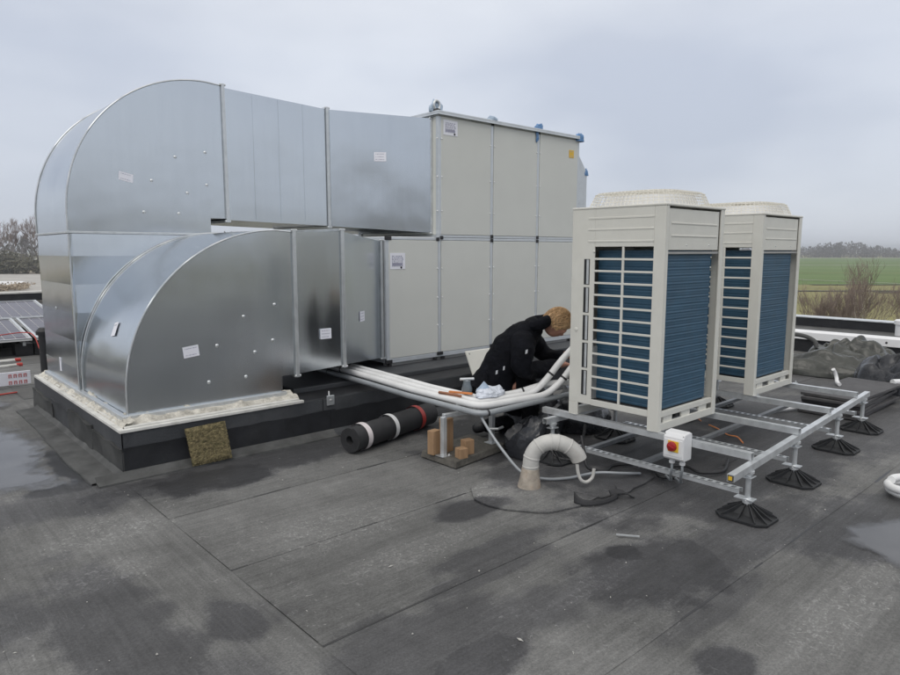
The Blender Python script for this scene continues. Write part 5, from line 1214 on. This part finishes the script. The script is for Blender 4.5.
for i, (d, v, rx, h) in enumerate(((262, -178, 8, 8.5), (256, -167, 8, 9), (254, -160, 7, 6.5), (272, -186, 6, 9))):
    shrub('ivy_shrub', dv(d, v, GZ), rx, rx*.8, h, 1100, 70+i, ['dark ivy-grown shrub at the left of the thicket', 'dark shrub in the middle of the thicket', 'low dark shrub at the right of the thicket', 'dark shrub behind the parked van'][i], ls=.75, group='thicket shrubs beyond the yard')
# low building and van at the far left
bd = thing('low_building', 'low dull building with a pale roof edge behind the parked van', 'building', dv(300, -205, GZ))
def bxd(d0, d1, v0, v1, z0, z1):
    return MB().hexa([dv(d0, v0, z0), dv(d0, v1, z0), dv(d1, v1, z0), dv(d1, v0, z0)], [dv(d0, v0, z1), dv(d0, v1, z1), dv(d1, v1, z1), dv(d1, v0, z1)])
build(bxd(292, 310, -232, -186, GZ, GZ+4.2), 'wall', 'brickw', bd); build(bxd(291, 311, -233, -185, GZ+4.2, GZ+4.9), 'roof', 'slat', bd)
for k in range(5): build(bxd(291.8, 292.1, -229+k*9, -224+k*9, GZ+.3, GZ+3.2), 'window', 'darkglass', bd)
vn = thing('parked_van', 'white van parked before the low building at the far left', 'van', dv(283, -189, GZ))
vv = -190.5; dd0 = 282
body = MB(); prof = [(0, .45), (0, 2.0), (.15, 2.15), (3.2, 2.15), (3.9, 1.35), (4.8, 1.15), (4.9, .45)]; n = len(prof)
body.add([dv(dd0, vv+a, GZ+b) for a, b in prof]+[dv(dd0+1.9, vv+a, GZ+b) for a, b in prof], [tuple(range(n)), tuple(range(2*n-1, n-1, -1))]+[(i, (i+1) % n, n+(i+1) % n, n+i) for i in range(n)])
build(body, 'body', 'white', vn); build(bxd(dd0-.03, dd0-.001, vv+2.5, vv+3.4, GZ+1.3, GZ+1.95), 'window', 'darkglass', vn)
for a in (.9, 3.95): build(MB().tube([dv(dd0-.05, vv+a, GZ+.42), dv(dd0+.25, vv+a, GZ+.42)], .38, 14), 'wheel', 'blackpl', vn)
# things in the yard
for i, (d, v0, v1, lb_) in enumerate(((156, -130, -100, 'long white pipe bundle lying in the yard'), (140, -128, -104, 'shorter white pipe bundle lying nearer in the yard'))):
    yb = thing('pipe_bundle', lb_, 'pipe bundle', dv(d, (v0+v1)/2, GZ), 'white pipe bundles in the yard')
    for k in range(3): build(MB().tube([dv(d+k*.9, v0, GZ+.6+.5*(k % 2)), dv(d+k*.9, v1, GZ+.6+.5*(k % 2))], .5, 8), 'pipe', 'white', yb, smooth=60)
for i, (d, v) in enumerate(((150, -99), (143, -96))):
    o = shrub('earth_heap', dv(d, v, GZ), 5, 3, 1.6, 500, 90+i, ['larger brown heap of brush in the yard', 'smaller brown heap of brush nearer in the yard'][i], m='sand', ls=.4, group='brush heaps in the yard'); o['category'] = 'brush heap'
# birches in front of the field
for i, (d, v, h, sd_, stems) in enumerate(((46, 27.3, 5.3, 4, 3), (50, 29.0, 4.5, 8, 4), (44, 25.6, 4.2, 12, 4), (58, 40.0, 4.3, 21, 3))):
    bare_tree('birch_tree', dv(d, v, GZ), h, .8, sd_, ['tallest white-stemmed bare birch beyond the parapet', 'bushy bare birch just right of the white-stemmed birch', 'low bushy bare birch left of the white-stemmed birch, beside the unit', 'bare birch at the right picture edge'][i], 'tree', bark='birch', twig='twig', levels=5, group='birches beyond the parapet', stems=stems, tw=.016, dens=3, wl=2 if i == 0 else 0, rk=.022 if i == 0 else .010, up=.2, l0=.56)
# far woods: one mass of bare crowns on the horizon
def wood(name, d0, d1, v0, v1, n, h0, h1, seed, m, label, hf=None, q_=70):
    r = random.Random(seed); mb = MB()
    for i in range(n):
        v = r.uniform(v0, v1); d = r.uniform(d0, d1); k = hf(v) if hf else 1.; h = r.uniform(h0, h1)*k; w = h*r.uniform(.4, .65); base = Vector(dv(d, v, GZ))
        mb.tube([base, base+Vector((0, 0, h*.6))], [.3, .12], 3, caps=False)
        for q in range(q_):
            a = r.uniform(0, 6.28); t = r.random()**.8; rr_ = math.sqrt(r.random())*(math.sin(math.pi*min(1, .18+t*.82))**.7)
            p = base+Vector((w*math.cos(a)*rr_, w*math.sin(a)*rr_, h*t)); s_ = h*r.uniform(.05, .10)
            u = Vector((r.gauss(0, .5), r.gauss(0, .5), 1)).normalized()*s_; w_ = u.orthogonal().normalized(); w_.rotate(Matrix.Rotation(r.uniform(0, 6.28), 3, u)); w_ *= s_*r.uniform(.25, .5)
            mb.add([p-u, p+w_, p+u, p-w_], [(0, 1, 2, 3)])
    o = build(mb, name, m, fix=False, kind='stuff'); o['label'] = label; o['category'] = 'wood'; return o
hump = lambda v: .62+.75*math.exp(-((v-505)/42)**2)+.25*math.exp(-((v-400)/60)**2)
wood('far_wood', 835, 900, 330, 760, 380, 11, 15, 1, 'farwood', 'bare wood along the far edge of the green field', hump)
wood('far_wood', 1150, 1300, -900, 1500, 420, 10, 17, 2, 'farwood', 'farther line of bare trees on the horizon')
wood('far_wood', -150, -95, -260, 260, 170, 14, 20, 5, 'farwood', 'added bare wood behind the viewer, out of view, that darkens the duct reflections')  # unseen wood, added behind the camera to darken what the ducts reflect
wood('far_wood', 318, 420, -420, -110, 160, 13, 19, 3, 'farwood', 'bare wood behind the yard and the low building')

# ------------------------------------------------------------------ thin haze over the whole place
hm_, ht_, hb_ = base_mat('thin_haze'); ht_.nodes.remove(hb_)
pv_ = N(ht_, 'ShaderNodeVolumePrincipled'); pv_.inputs['Color'].default_value = (.93, .96, 1, 1); pv_.inputs['Density'].default_value = .00045; pv_.inputs['Anisotropy'].default_value = .2
ht_.links.new(pv_.outputs[0], [n for n in ht_.nodes if n.type == 'OUTPUT_MATERIAL'][0].inputs['Volume']); M['haze'] = hm_
hz_ = build(MB().box(-4600, -4600, GZ-1, 4600, 4600, 25), 'haze', 'haze', kind='stuff'); hz_['label'] = 'thin pale haze over the fields'; hz_['category'] = 'haze'
